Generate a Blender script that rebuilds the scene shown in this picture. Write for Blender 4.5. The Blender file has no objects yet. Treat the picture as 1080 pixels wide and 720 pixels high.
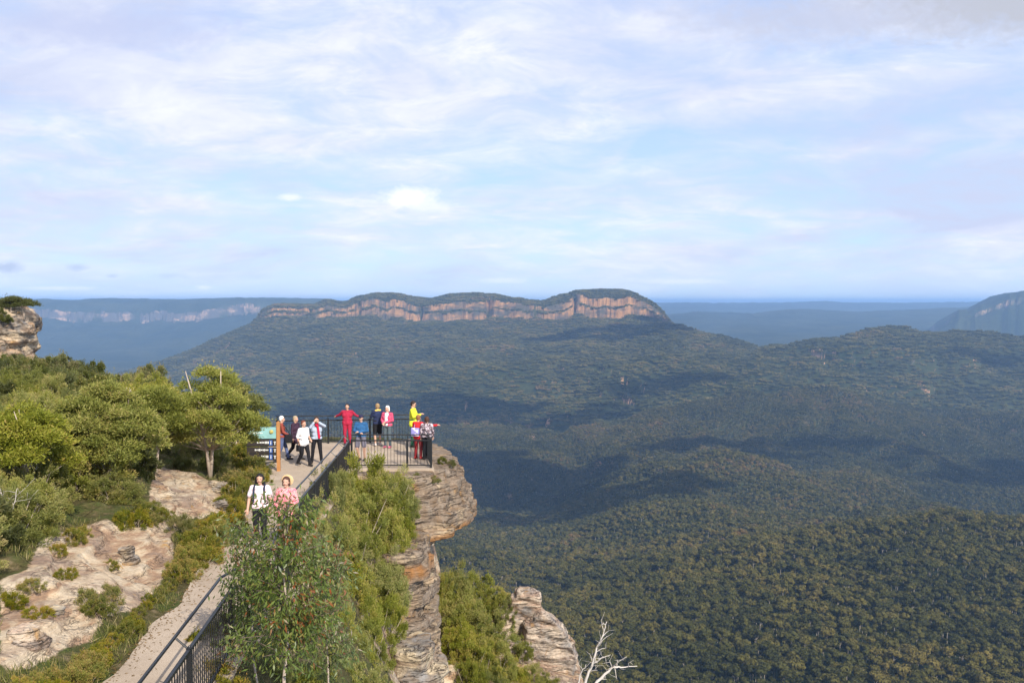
import bpy, bmesh, math, random
import numpy as np
from mathutils import Vector, Matrix
R_=math.radians
scene=bpy.context.scene
COL=scene.collection
random.seed(7)

# ------------------------------------------------------------------ camera
F=1040.0; PITCH=math.atan(42/F); CP,SP=math.cos(PITCH),math.sin(PITCH)
cam=bpy.data.cameras.new('camera'); camo=bpy.data.objects.new('camera',cam); COL.objects.link(camo)
cam.sensor_width=36; cam.lens=36*F/1080; cam.clip_start=.1; cam.clip_end=300000
camo.rotation_euler=(math.pi/2-PITCH,0,0); scene.camera=camo
def P(px,py,Y):
    a=(px-540)/F; b=(360-py)/F
    s=Y/(CP+b*SP)
    return (a*s, Y, (b*CP-SP)*s)
def Parr(px,py,Y):
    a=(px-540)/F; b=(360-py)/F
    s=Y/(CP+b*SP)
    return a*s, (b*CP-SP)*s

# ------------------------------------------------------------------ noise
def _h(*a):
    n=np.zeros(np.broadcast(*a).shape,dtype=np.uint64)
    for k,v in zip((374761393,668265263,2147483647,1274126177),a):
        n=n+np.asarray(v).astype(np.int64).astype(np.uint64)*np.uint64(k)
    n=(n^(n>>np.uint64(13)))*np.uint64(1274126177)
    n=(n^(n>>np.uint64(16)))*np.uint64(2246822519)
    n=n^(n>>np.uint64(15))
    return (n&np.uint64(0xFFFFFF)).astype(np.float64)/float(0xFFFFFF)
def n2(x,y,s=0):
    x=np.asarray(x,float);y=np.asarray(y,float)
    xi=np.floor(x);yi=np.floor(y);fx=x-xi;fy=y-yi
    fx=fx*fx*(3-2*fx);fy=fy*fy*(3-2*fy)
    a=_h(xi,yi,s+xi*0);b=_h(xi+1,yi,s+xi*0);c=_h(xi,yi+1,s+xi*0);d=_h(xi+1,yi+1,s+xi*0)
    return ((a*(1-fx)+b*fx)*(1-fy)+(c*(1-fx)+d*fx)*fy)*2-1
def n3(x,y,z,s=0):
    xi=np.floor(x);yi=np.floor(y);zi=np.floor(z);fx=x-xi;fy=y-yi;fz=z-zi
    fx=fx*fx*(3-2*fx);fy=fy*fy*(3-2*fy);fz=fz*fz*(3-2*fz)
    o=s+xi*0
    def H(i,j,k): return _h(xi+i,yi+j,zi+k,o)
    def L(a,b,t): return a*(1-t)+b*t
    return L(L(L(H(0,0,0),H(1,0,0),fx),L(H(0,1,0),H(1,1,0),fx),fy),L(L(H(0,0,1),H(1,0,1),fx),L(H(0,1,1),H(1,1,1),fx),fy),fz)*2-1
def fbm2(x,y,o=5,s=0,g=.5):
    r=0;a=1;t=0
    for i in range(o):
        r=r+a*n2(x,y,s+i*17);t+=a;a*=g;x=x*2.03+11.3;y=y*2.03+5.7
    return r/t
def fbm3(x,y,z,o=4,s=0):
    r=0;a=1;t=0
    for i in range(o):
        r=r+a*n3(x,y,z,s+i*17);t+=a;a*=.5;x=x*2.03+1.3;y=y*2.03+5.7;z=z*2.03+3.1
    return r/t
def sst(a,b,x):
    t=np.clip((x-a)/(b-a),0,1); return t*t*(3-2*t)

# ------------------------------------------------------------------ mesh helpers
def mkmesh(name,V,Fq,mats=(),tint=None,smooth=False,mi=None,attrs=None):
    V=np.asarray(V,dtype=np.float32).reshape(-1,3); Fq=np.asarray(Fq,dtype=np.int32)
    k=Fq.shape[1]; me=bpy.data.meshes.new(name)
    me.vertices.add(len(V)); me.vertices.foreach_set('co',V.ravel())
    me.loops.add(Fq.size); me.loops.foreach_set('vertex_index',Fq.ravel())
    me.polygons.add(len(Fq)); me.polygons.foreach_set('loop_start',np.arange(0,Fq.size,k,dtype=np.int32))
    me.polygons.foreach_set('loop_total',np.full(len(Fq),k,dtype=np.int32))
    if mi is not None: me.polygons.foreach_set('material_index',np.asarray(mi,dtype=np.int32))
    me.polygons.foreach_set('use_smooth',np.full(len(Fq),smooth))
    if tint is not None:
        at=me.attributes.new('tint','FLOAT','POINT'); at.data.foreach_set('value',np.asarray(tint,dtype=np.float32))
    for an,av in (attrs or {}).items():
        at=me.attributes.new(an,'FLOAT','POINT'); at.data.foreach_set('value',np.asarray(av,dtype=np.float32).ravel())
    for m in mats: me.materials.append(m)
    me.update(); me.validate()
    return me
def link(o,parent=None):
    COL.objects.link(o)
    if parent is not None: o.parent=parent
    return o
def obj(name,me,parent=None,loc=(0,0,0),rz=0,sc=1):
    o=bpy.data.objects.new(name,me); o.location=loc; o.rotation_euler=(0,0,rz)
    o.scale=(sc,sc,sc) if not isinstance(sc,tuple) else sc
    return link(o,parent)
def tag(o,label,cat,group=None,kind=None):
    if label: o['label']=label
    if cat: o['category']=cat
    if group: o['group']=group
    if kind: o['kind']=kind
    return o
def thing(name,label,cat,loc=(0,0,0),rz=0,group=None,sc=1):
    return tag(obj(name,None,None,loc,rz,sc),label,cat,group)
def copy_tree(o,parent=None):
    c=o.copy(); COL.objects.link(c); c.parent=parent
    for ch in [x for x in CH.get(o.name,[])]: copy_tree(ch,c)
    return c
CH={}
class MB:
    """polygons collected into one mesh (mixed sizes)"""
    def __init__(s): s.v=[];s.f=[];s.m=[]
    def add(s,V,Fs,m=0):
        b=len(s.v); s.v+= [tuple(p) for p in V]; s.f+=[tuple(i+b for i in f) for f in Fs]; s.m+=[m]*len(Fs)
    def box(s,c,h,rot=None,m=0):
        V=[Vector((x*h[0],y*h[1],z*h[2])) for x in(-1,1) for y in(-1,1) for z in(-1,1)]
        if rot is not None: V=[rot@p for p in V]
        V=[p+Vector(c) for p in V]
        s.add(V,[(0,1,3,2),(4,6,7,5),(0,4,5,1),(2,3,7,6),(0,2,6,4),(1,5,7,3)],m)
    def bar(s,a,b,w,h,m=0,up=(0,0,1)):
        a=Vector(a);b=Vector(b);d=(b-a);L=d.length;d.normalize()
        x=d.cross(Vector(up)); 
        if x.length<1e-4: x=Vector((1,0,0))
        x.normalize(); z=x.cross(d)
        V=[p+x*(i*w/2)+z*(j*h/2) for p in(a,b) for i,j in((-1,-1),(1,-1),(1,1),(-1,1))]
        s.add(V,[(0,3,2,1),(4,5,6,7),(0,1,5,4),(1,2,6,5),(2,3,7,6),(3,0,4,7)],m)
    def cap(s,a,b,r1,r2,n=10,m=0,hemi=3,flat=(1,1)):
        a=Vector(a);b=Vector(b);d=b-a
        if d.length<1e-5: d=Vector((0,0,1e-4))
        d.normalize(); x=d.orthogonal().normalized(); y=d.cross(x)
        rings=[]
        for i in range(hemi): 
            t=math.pi/2*(1-(i+.35)/hemi) ; rings.append((a-d*r1*math.sin(t),r1*math.cos(t)))
        rings.append((a,r1)); rings.append((b,r2))
        for i in range(hemi-1,-1,-1):
            t=math.pi/2*(1-(i+.35)/hemi) ; rings.append((b+d*r2*math.sin(t),r2*math.cos(t)))
        V=[];Fs=[]
        for c,r in rings:
            for k in range(n):
                q=2*math.pi*k/n; V.append(c+x*(r*math.cos(q)*flat[0])+y*(r*math.sin(q)*flat[1]))
        for i in range(len(rings)-1):
            for k in range(n): Fs.append((i*n+k,i*n+(k+1)%n,(i+1)*n+(k+1)%n,(i+1)*n+k))
        Fs.append(tuple(range(n-1,-1,-1))); Fs.append(tuple((len(rings)-1)*n+k for k in range(n)))
        s.add(V,Fs,m)
    def tube(s,pts,rs,n=6,m=0):
        pts=[Vector(p) for p in pts]; V=[];Fs=[]
        for i,p in enumerate(pts):
            d=(pts[min(i+1,len(pts)-1)]-pts[max(i-1,0)])
            if d.length<1e-6: d=Vector((0,0,1))
            d.normalize(); ref=Vector((1,0,0)) if abs(d.x)<.8 else Vector((0,1,0))
            x=d.cross(ref).normalized(); y=d.cross(x)
            for k in range(n):
                q=2*math.pi*k/n; V.append(p+(x*math.cos(q)+y*math.sin(q))*rs[i])
        for i in range(len(pts)-1):
            for k in range(n): Fs.append((i*n+k,(i+1)*n+k,(i+1)*n+(k+1)%n,i*n+(k+1)%n))
        Fs.append(tuple(range(n))); Fs.append(tuple((len(pts)-1)*n+k for k in range(n-1,-1,-1)))
        s.add(V,Fs,m)
    def ell(s,c,r,m=0,nu=14,nv=9,rot=None):
        V=[];Fs=[]
        for j in range(1,nv):
            t=math.pi*j/nv
            for k in range(nu):
                q=2*math.pi*k/nu; p=Vector((r[0]*math.sin(t)*math.cos(q),r[1]*math.sin(t)*math.sin(q),r[2]*math.cos(t)))
                if rot is not None: p=rot@p
                V.append(p+Vector(c))
        for z in(r[2],-r[2]):
            p=Vector((0,0,z)); p=rot@p if rot is not None else p
            V.append(p+Vector(c))
        T=len(V)-2
        for j in range(nv-2):
            for k in range(nu): Fs.append((j*nu+k,(j+1)*nu+k,(j+1)*nu+(k+1)%nu,j*nu+(k+1)%nu))
        for k in range(nu):
            Fs.append((T,k,(k+1)%nu)); Fs.append((T+1,(nv-2)*nu+(k+1)%nu,(nv-2)*nu+k))
        s.add(V,Fs,m)
    def prism(s,poly,z0,z1,m=0):
        n=len(poly); V=[(x,y,z0) for x,y in poly]+[(x,y,z1) for x,y in poly]
        s.add(V,[tuple(range(n-1,-1,-1)),tuple(range(n,2*n))]+[(i,(i+1)%n,n+(i+1)%n,n+i) for i in range(n)],m)
    def mesh(s,name,mats,smooth=False):
        me=bpy.data.meshes.new(name); me.from_pydata([tuple(p) for p in s.v],[],s.f)
        for m in mats: me.materials.append(m)
        me.polygons.foreach_set('material_index',s.m); me.polygons.foreach_set('use_smooth',[smooth]*len(s.f))
        me.update(); return me
    def build(s,name,mats,parent=None,smooth=False,**k):
        if not isinstance(mats,(list,tuple)): mats=[mats]
        return obj(name,s.mesh(name,mats,smooth),parent,**k)
def remesh(me,voxel,name,mats,smooth=True,disp=None,sm=0):
    o=bpy.data.objects.new('tmp',me); COL.objects.link(o)
    m=o.modifiers.new('r','REMESH'); m.mode='VOXEL'; m.voxel_size=voxel; m.use_smooth_shade=smooth
    if sm:
        q=o.modifiers.new('s','SMOOTH'); q.iterations=sm; q.factor=.5
    dg=bpy.context.evaluated_depsgraph_get(); dg.update()
    r=bpy.data.meshes.new_from_object(o.evaluated_get(dg))
    bpy.data.objects.remove(o); bpy.data.meshes.remove(me)
    r.name=name; r.materials.clear()
    for m in mats: r.materials.append(m)
    if disp is not None:
        n=len(r.vertices); co=np.empty(n*3,dtype=np.float32); r.vertices.foreach_get('co',co); co=co.reshape(-1,3).astype(float)
        no=np.empty(n*3,dtype=np.float32); r.vertices.foreach_get('normal',no); no=no.reshape(-1,3)
        co=disp(co,no); r.vertices.foreach_set('co',co.astype(np.float32).ravel()); r.update()
    return r

# ------------------------------------------------------------------ materials
class N:
    def __init__(s,name):
        s.m=bpy.data.materials.new(name); s.m.use_nodes=True; s.t=s.m.node_tree; s.t.nodes.clear()
        s.out=s.t.nodes.new('ShaderNodeOutputMaterial')
    def n(s,t,ins=None,**k):
        nd=s.t.nodes.new('ShaderNode'+t)
        for a,b in k.items(): setattr(nd,a,b)
        for a,b in (ins or {}).items():
            if isinstance(b,bpy.types.NodeSocket): s.t.links.new(b,nd.inputs[a])
            else: nd.inputs[a].default_value=b
        return nd
    def noise(s,vec,scale,detail=5,rough=.55,dist=0):
        return s.n('TexNoise',{'Vector':vec,'Scale':scale,'Detail':detail,'Roughness':rough,'Distortion':dist}).outputs[0]
    def ramp(s,fac,stops,interp='LINEAR'):
        nd=s.n('ValToRGB',{'Fac':fac}); cr=nd.color_ramp; cr.interpolation=interp
        while len(cr.elements)<len(stops): cr.elements.new(.5)
        for e,(p,c) in zip(cr.elements,stops): e.position=p; e.color=(*c,1) if len(c)==3 else c
        return nd.outputs[0]
    def mix(s,f,a,b,mode='MIX'):
        nd=s.n('Mix',data_type='RGBA',blend_type=mode)
        for i,v in ((0,f),(6,a),(7,b)):
            if isinstance(v,bpy.types.NodeSocket): s.t.links.new(v,nd.inputs[i])
            else: nd.inputs[i].default_value=(*v,1) if isinstance(v,tuple) and len(v)==3 else v
        return nd.outputs[2]
    def math(s,op,a,b=0.0,c=None,clamp=False):
        nd=s.n('Math',operation=op,use_clamp=clamp)
        for i,v in enumerate((a,b,c)):
            if v is None: continue
            if isinstance(v,bpy.types.NodeSocket): s.t.links.new(v,nd.inputs[i])
            else: nd.inputs[i].default_value=v
        return nd.outputs[0]
    def rng(s,v,a,b,c=0.,d=1.):
        return s.n('MapRange',{'Value':v,'From Min':a,'From Max':b,'To Min':c,'To Max':d}).outputs[0]
    def bump(s,h,strength=.5,dist=.05,nrm=None):
        i={'Height':h,'Strength':strength,'Distance':dist}
        if nrm is not None: i['Normal']=nrm
        return s.n('Bump',i).outputs[0]
    def bsdf(s,col,rough=.8,normal=None,spec=.3,metal=0):
        i={'Base Color':(*col,1) if isinstance(col,tuple) and len(col)==3 else col,'Roughness':rough,'Specular IOR Level':spec,'Metallic':metal}
        if normal is not None: i['Normal']=normal
        b=s.n('BsdfPrincipled',i); s.t.links.new(b.outputs[0],s.out.inputs[0]); return b
    def pos(s): return s.n('NewGeometry').outputs['Position']
    def objc(s): return s.n('TexCoord').outputs['Object']
    def mapv(s,v,sc=(1,1,1),loc=(0,0,0)): return s.n('Mapping',{'Vector':v,'Scale':sc,'Location':loc}).outputs[0]
    def attr(s,n): return s.n('Attribute',attribute_name=n).outputs['Fac']
def simple(name,col,rough=.7,spec=.3,metal=0,var=.15,scale=20,bump=.0):
    q=N(name); p=q.objc(); f=q.noise(p,scale,4)
    c=q.mix(f,tuple(x*(1-var) for x in col),tuple(min(1,x*(1+var)) for x in col))
    nm=q.bump(q.noise(p,scale*3,3),bump,.01) if bump else None
    q.bsdf(c,rough,nm,spec,metal); return q.m

def rock_mat(name,cream=(.50,.41,.30),brown=(.17,.135,.11),pink=(.40,.27,.19),grey=(.27,.25,.23),scale=1.,rustz=None,dark=.5):
    q=N(name); p=q.pos()
    ps=q.mapv(p,(scale,scale,scale))
    warp=q.n('VectorMath',{0:ps,1:q.n('VectorMath',{0:q.n('TexNoise',{'Vector':ps,'Scale':.8,'Detail':6}).outputs['Color'],1:(.6,.6,.4)},operation='MULTIPLY').outputs[0]},operation='ADD').outputs[0]
    bed=q.mapv(warp,(.35,.35,3.2))
    lay=q.noise(bed,1.5,6,.6)
    a=q.noise(ps,1.1,8,.62,.6); b=q.noise(q.mapv(ps,(1,1,1),(7,3,1)),2.6,7,.62,.4); d=q.noise(ps,9,6,.65)
    c=q.ramp(lay,[(.30,brown),(.43,pink),(.52,cream),(.68,tuple(min(1,x*1.15) for x in cream))])
    c=q.mix(q.ramp(a,[(dark-.03,(0,0,0)),(dark+.12,(1,1,1))]),q.mix(q.ramp(b,[(.4,(0,0,0)),(.62,(1,1,1))]),grey,brown),c)
    c=q.mix(q.ramp(b,[(.60,(0,0,0)),(.72,(.7,.7,.7))]),c,(.42,.23,.07))
    c=q.mix(.55,c,q.ramp(d,[(.3,(.35,.33,.3)),(.6,(1,1,1))]),'MULTIPLY')
    if rustz:
        zz=q.n('SeparateXYZ',{0:p}).outputs[2]
        f=q.math('MULTIPLY',q.rng(zz,rustz[0],rustz[0]+.25),q.rng(zz,rustz[1],rustz[1]-.15))
        f=q.math('MULTIPLY',f,q.rng(a,.35,.55))
        c=q.mix(q.math('MULTIPLY',f,.75),c,(.30,.13,.035))
    h=q.math('ADD',q.math('MULTIPLY',lay,1.2),q.math('ADD',q.math('MULTIPLY',d,.25),a))
    cr=q.math('ABSOLUTE',q.math('SUBTRACT',q.noise(q.mapv(warp,(.45,.45,5.)),1.3,4,.6),.5))
    h=q.math('ADD',h,q.math('MULTIPLY',q.rng(cr,0,.02),.5))
    c=q.mix(q.rng(cr,0,.014,.8,0),c,(.06,.045,.035))
    q.bsdf(c,.92,q.bump(h,.9,.16/scale),.15); return q.m

M={}
M['rock']=rock_mat('sandstone',cream=(.60,.46,.29),brown=(.21,.145,.095),pink=(.42,.29,.18),grey=(.28,.22,.165),dark=.57,rustz=(-8.35,-7.75))
M['rock_cream']=rock_mat('pale_sandstone',cream=(.52,.42,.28),brown=(.22,.16,.11),pink=(.38,.28,.19),dark=.47)
M['rock_far']=rock_mat('outcrop_sandstone',cream=(.60,.46,.31),brown=(.22,.16,.11),pink=(.50,.33,.21),scale=.28,dark=.42)
M['rock_right']=rock_mat('buttress_sandstone',cream=(.52,.42,.32),brown=(.2,.15,.12),pink=(.42,.29,.21),dark=.42)
def ground_mat():
    q=N('headland_ground'); p=q.pos()
    warp=q.n('VectorMath',{0:p,1:q.n('VectorMath',{0:q.n('TexNoise',{'Vector':p,'Scale':.8,'Detail':6}).outputs['Color'],1:(.5,.5,.35)},operation='MULTIPLY').outputs[0]},operation='ADD').outputs[0]
    lay=q.noise(q.mapv(warp,(.9,.5,4.2)),1.2,9,.66)
    a=q.noise(p,.9,8,.65,.5); b=q.noise(p,2.3,7,.65); d=q.noise(p,11,6,.7)
    rock=q.ramp(lay,[(.32,(.24,.16,.11)),(.43,(.42,.27,.17)),(.50,(.56,.43,.29)),(.60,(.62,.51,.37)),(.72,(.43,.29,.18))])
    rock=q.mix(q.ramp(a,[(.42,(1,1,1)),(.52,(0,0,0))]),rock,q.mix(b,(.34,.20,.13),(.30,.26,.21)))
    rock=q.mix(q.ramp(b,[(.62,(0,0,0)),(.70,(1,1,1))]),rock,(.48,.27,.09))
    cr=q.math('ABSOLUTE',q.math('SUBTRACT',q.noise(q.mapv(warp,(1.,.5,3.)),.9,5,.65),.5))
    rock=q.mix(q.rng(cr,0,.012,.8,0),rock,(.08,.06,.045))
    rock=q.mix(.5,rock,q.ramp(d,[(.32,(.35,.33,.3)),(.6,(1,1,1))]),'MULTIPLY')
    soil=q.ramp(q.noise(p,5,8,.7),[(.3,(.05,.04,.022)),(.48,(.085,.075,.03)),(.6,(.15,.115,.06)),(.75,(.24,.19,.12))])
    soil=q.mix(q.ramp(q.noise(p,1.5,5,.6),[(.45,(0,0,0)),(.6,(1,1,1))]),soil,(.07,.085,.025))
    m=q.math('ADD',q.attr('rock'),q.math('MULTIPLY',q.math('SUBTRACT',b,.5),1.3))
    f=q.rng(m,.42,.58)
    h=q.math('ADD',q.math('ADD',lay,q.math('MULTIPLY',d,.3)),q.math('MULTIPLY',q.rng(cr,0,.05),.3))
    q.bsdf(q.mix(f,soil,rock),.95,q.bump(h,.85,.14),.1); return q.m
M['ground']=ground_mat()
def path_mat():
    q=N('path_surface'); p=q.pos()
    c=q.ramp(q.noise(p,.7,5,.6),[(.35,(.40,.315,.235)),(.65,(.52,.42,.32))])
    c=q.mix(.6,c,q.ramp(q.noise(p,60,3,.7),[(.35,(.5,.47,.42)),(.6,(1,1,1))]),'MULTIPLY')
    c=q.mix(q.ramp(q.noise(p,3.,6,.7),[(.62,(0,0,0)),(.74,(.6,.6,.6))]),c,(.23,.17,.12))
    q.bsdf(c,.93,q.bump(q.noise(p,70,4,.6),.4,.01),.1); return q.m
M['path']=path_mat()
def leaf_mat(name,stops,trans=.35,rnd=.25,rough=.55,patch=None):
    q=N(name)
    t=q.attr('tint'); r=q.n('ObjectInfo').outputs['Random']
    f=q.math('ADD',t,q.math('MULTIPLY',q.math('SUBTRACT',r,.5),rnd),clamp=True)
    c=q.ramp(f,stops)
    c2=q.n('HueSaturation',{'Color':c,'Value':q.rng(r,0,1,.82,1.2),'Saturation':q.rng(q.math('FRACT',q.math('MULTIPLY',r,7.3)),0,1,.85,1.12)}).outputs[0]
    b=q.bsdf(c2,rough,None,.25)
    tr=q.n('BsdfTranslucent',{'Color':q.mix(.5,c2,(.20,.22,.03),'MIX')})
    mx=q.n('MixShader',{0:trans}); q.t.links.new(b.outputs[0],mx.inputs[1]); q.t.links.new(tr.outputs[0],mx.inputs[2])
    q.t.links.new(mx.outputs[0],q.out.inputs[0]); return q.m
M['leaf_olive']=leaf_mat('tea_tree_leaves',[(0,(.095,.112,.024)),(.35,(.178,.198,.036)),(.6,(.255,.262,.052)),(.8,(.33,.30,.075)),(1,(.40,.29,.11))])
M['leaf_green']=leaf_mat('heath_leaves',[(0,(.075,.095,.016)),(.35,(.145,.165,.026)),(.6,(.24,.225,.036)),(.8,(.31,.225,.05)),(1,(.37,.21,.07))])
M['leaf_dark']=leaf_mat('dark_leaves',[(0,(.050,.062,.020)),(.5,(.100,.112,.034)),(.85,(.16,.155,.050)),(1,(.22,.17,.08))])
M['leaf_gum']=leaf_mat('gum_leaves',[(0,(.065,.095,.030)),(.35,(.12,.16,.045)),(.55,(.16,.185,.055)),(.66,(.24,.21,.08)),(.72,(.22,.060,.03)),(.86,(.22,.10,.045)),(.90,(.34,.28,.18)),(1,(.40,.33,.24))],rnd=.02,rough=.35)
M['grass']=leaf_mat('grass_blades',[(0,(.07,.09,.02)),(.5,(.14,.15,.035)),(.8,(.26,.22,.09)),(1,(.36,.30,.16))],rnd=.1)
M['bark']=simple('pale_bark',(.42,.34,.27),.9,.1,var=.35,scale=6,bump=.3)
M['bark_dark']=simple('dark_bark',(.13,.10,.075),.9,.1,var=.4,scale=6,bump=.3)
M['deadwood']=simple('bleached_wood',(.52,.47,.42),.85,.1,var=.25,scale=9,bump=.3)
M['black']=simple('black_paint',(.012,.013,.015),.38,.5,var=.2)
M['post']=simple('timber_post',(.42,.20,.075),.8,.2,var=.25,scale=8,bump=.3)
def forest_mat(name,stops):
    q=N(name); r=q.n('ObjectInfo').outputs['Random']; t=q.attr('tint')
    lp=q.n('ObjectInfo').outputs['Location']
    big=q.noise(lp,.0030,5,.65); 
    f=q.math('ADD',q.math('ADD',.10,q.math('MULTIPLY',r,.50)),q.math('MULTIPLY',q.math('SUBTRACT',big,.46),1.9),clamp=True)
    c=q.ramp(f,stops)
    c=q.mix(.6,c,q.ramp(t,[(0,(.6,.6,.55)),(1,(1.3,1.28,1.15))]),'MULTIPLY')
    q.bsdf(c,.75,None,.12); return q.m
FST=[(0,(0.0278,0.0316,0.0100)),(.3,(0.0517,0.0543,0.0155)),(.55,(0.0816,0.0760,0.0209)),(.75,(0.1144,0.0941,0.0294)),(.9,(0.1243,0.0814,0.0355)),(1,(0.1691,0.1266,0.0618))]
M['forest']=forest_mat('forest_leaves',FST)
M['forest_near']=forest_mat('forest_leaves_near',[(0,(0.0322,0.0348,0.0085)),(.3,(0.0626,0.0616,0.0141)),(.55,(0.0985,0.0853,0.0197)),(.8,(0.1432,0.1106,0.0295)),(.92,(0.1253,0.0671,0.0316)),(1,(0.1879,0.1342,0.0703))])
M['forest_bark']=simple('forest_bark',(.30,.26,.21),.9,.1,var=.3,scale=.5)
def land_mat(name,rockc=(.42,.24,.14),rockd=(.13,.10,.085),f0=(.020,.030,.012),f1=(.048,.055,.022),rk=(.70,.58),pt=(.42,.50)):
    q=N(name); p=q.pos(); g=q.n('NewGeometry'); nz=q.n('SeparateXYZ',{0:g.outputs['True Normal']}).outputs[2]
    a=q.noise(p,.0016,8,.62,.6); d=q.noise(p,.03,5,.7)
    fo=q.ramp(a,[(.35,f0),(.65,f1)])
    fo=q.mix(.6,fo,q.ramp(d,[(.35,(.45,.45,.45)),(.62,(1.4,1.35,1.2))]),'MULTIPLY')
    st=q.noise(q.mapv(p,(.026,.010,.0016)),1,7,.7)
    be=q.noise(q.mapv(p,(.0015,.0015,.035)),1,5,.6)
    ro=q.ramp(q.math('ADD',q.math('MULTIPLY',st,.75),q.math('MULTIPLY',be,.25)),[(.41,rockd),(.48,tuple(x*.75 for x in rockc)),(.54,rockc),(.66,tuple(min(1,x*1.35) for x in rockc))])
    pat=q.noise(q.mapv(p,(1,1,2.2)),.0042,5,.62)
    ro=q.mix(q.rng(pat,pt[0],pt[1]),q.mix(.5,rockd,(.06,.065,.045)),ro)
    nzz=q.math('ADD',nz,q.math('MULTIPLY',q.math('SUBTRACT',d,.5),.25))
    q.bsdf(q.mix(q.rng(nzz,rk[1],rk[0]),ro,fo),.95,q.bump(d,.7,8),.05); return q.m
M['valley']=land_mat('valley_forest_floor')
M['mountain']=land_mat('mountain_slopes',rockc=(.34,.185,.08),rockd=(.10,.075,.06),pt=(.42,.54),f0=(.034,.040,.017),f1=(.062,.062,.026))
M['plateau']=land_mat('plateau_slopes',rockc=(.34,.225,.14),rk=(.74,.60),pt=(.51,.58))

# ------------------------------------------------------------------ near ground
def fence_x(y): return np.interp(y,[-6,5,11,12.3,15,16.9,20.2,22.8,34.6],[-3.3,-3.6,-3.95,-4.08,-4.32,-4.02,-4.5,-4.95,-5.75])
def path_l(y): return np.interp(y,[-6,14,18,22,27,33,36,60],[-5.3,-5.8,-6.15,-6.6,-7.2,-8.6,-9.4,-9.6])
def base_z(y): return np.interp(y,[-6,14,33],[-5.35,-5.4,-5.9])
def edge_x(y): return np.interp(y,[-6,10,20,27,30,34,38,41,42.6,43.2,52,78,108,140,190],[5,2,-.6,-3.1,-3.9,-4.6,-4.6,-4.6,-4.4,-11,-17,-32,-50,-58,-66])
def ground(x,y,rough=True):
    x=np.asarray(x,float);y=np.asarray(y,float)
    xf=fence_x(y);xl=path_l(y);zb=base_z(y)
    dL=np.maximum(xl-.15-x,0)
    fac=np.interp(y,[-6,26,36,60],[1,.95,.55,.5])
    z=zb+2.1*(1-np.exp(-.42*dL/2.1))*fac
    z=z-np.clip(y-38,0,90)*.055*sst(0,2,dL)
    far=sst(0,1,(dL>0)*1.)
    dR=np.maximum(x-(xf+.3),0)
    sl=np.interp(y,[-6,10,20,26,31,34,34.6],[.8,1.1,1.6,2.2,1.3,.5,.0])
    z=z-np.minimum(sl*dR,sl*.5*dR+2.8)
    z=z-.5*sst(34.4,34.2,y)*sst(0,.3,dR)*(y>30)
    # exposed rock lies below the deck to the right of it
    z=z-.35*sst(-2.9,-2.7,x)*(y>30)
    ex=edge_x(y); d=np.maximum(x-ex,0)
    shelf=sst(31,34,y)*sst(43.5,42,y)
    zs=-13.3-.25*np.clip(x+1,-3,8)-.1*(y-36)
    plunge=z-np.minimum(d*4.5,340)
    ds=np.maximum(x-2.7,0)
    zshelf=np.maximum(plunge,zs-np.minimum(ds*5,320))
    plunge=plunge-np.clip(y-141,0,60)*1.6
    zz=np.where(shelf>.01,zshelf*shelf+plunge*(1-shelf),plunge)
    if rough:
        k=sst(0,1.2,dL)+sst(0,1,dR)
        k=np.clip(k,0,1)
        w=fbm2(x*.35,y*.35,5,3)*.45
        t=fbm2(x*1.1,y*1.1,4,9)
        s=z+w*1.2
        step=.22
        fr=s/step-np.floor(s/step); terr=(sst(.35,.65,fr)-fr)*step*.8
        zz=zz+k*(w+t*.08+terr)*np.clip(1-d*.1,0,1)
    return zz
def hit(px,py,y0=8.,y1=170.):
    Y=np.arange(y0,y1,.05); x,z=Parr(px,py,Y); g=ground(x,Y)
    i=np.argmax(z<=g)
    if z[i]>g[i]: i=len(Y)-1
    return float(x[i]),float(Y[i]),float(g[i])
rock_px=[(0,716),(0,612),(30,600),(42,572),(70,560),(112,548),(150,556),(158,520),(168,492),(205,498),(232,520),(246,548),(222,540),(196,548),(180,566),(184,590),(160,626),(146,642),(110,652),(96,676),(30,706)]
rock_poly=[hit(*p)[:2] for p in rock_px]
def inpoly(x,y,poly):
    x=np.asarray(x);y=np.asarray(y);c=np.zeros(x.shape,bool);n=len(poly)
    for i in range(n):
        x1,y1=poly[i];x2,y2=poly[i-1]
        if y1==y2: continue
        c^=((y1>y)!=(y2>y))&(x<(x2-x1)*(y-y1)/(y2-y1)+x1)
    return c
def axis(segs):
    o=[]
    for a,b,s in segs: o+=list(np.arange(a,b,s))
    return np.array(o+[segs[-1][1]])
gx=axis([(-140,-40,2.),(-40,-14,.4),(-14,4,.075),(4,12,.4),(12,60,4)])
gy=axis([(-6,8,.5),(8,44,.075),(44,80,.5),(80,200,2.)])
X,Yg=np.meshgrid(gx,gy); Z=ground(X,Yg)
rk=inpoly(X,Yg,rock_poly).astype(float)
# soften the patch's outline
for _ in range(4):
    rk[1:-1,1:-1]=(rk[1:-1,1:-1]*2+rk[:-2,1:-1]+rk[2:,1:-1]+rk[1:-1,:-2]+rk[1:-1,2:])/6
dRr=X-(fence_x(Yg)+.6)
rk=np.maximum(rk,sst(0,1.0,dRr)*sst(20,25,Yg)*(Yg<46)*.75)
rk=np.maximum(rk,sst(0,1.5,X-edge_x(Yg))*.8)
ny,nx=X.shape
idx=np.arange(ny*nx).reshape(ny,nx)
Fq=np.stack([idx[:-1,:-1],idx[:-1,1:],idx[1:,1:],idx[1:,:-1]],-1).reshape(-1,4)
me=mkmesh('ground',np.stack([X,Yg,Z],-1),Fq,[M['ground']],smooth=True,attrs={'rock':rk})
tag(obj('ground',me),'rocky headland ground of pale sandstone and leaf litter','ground',kind='structure')

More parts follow.
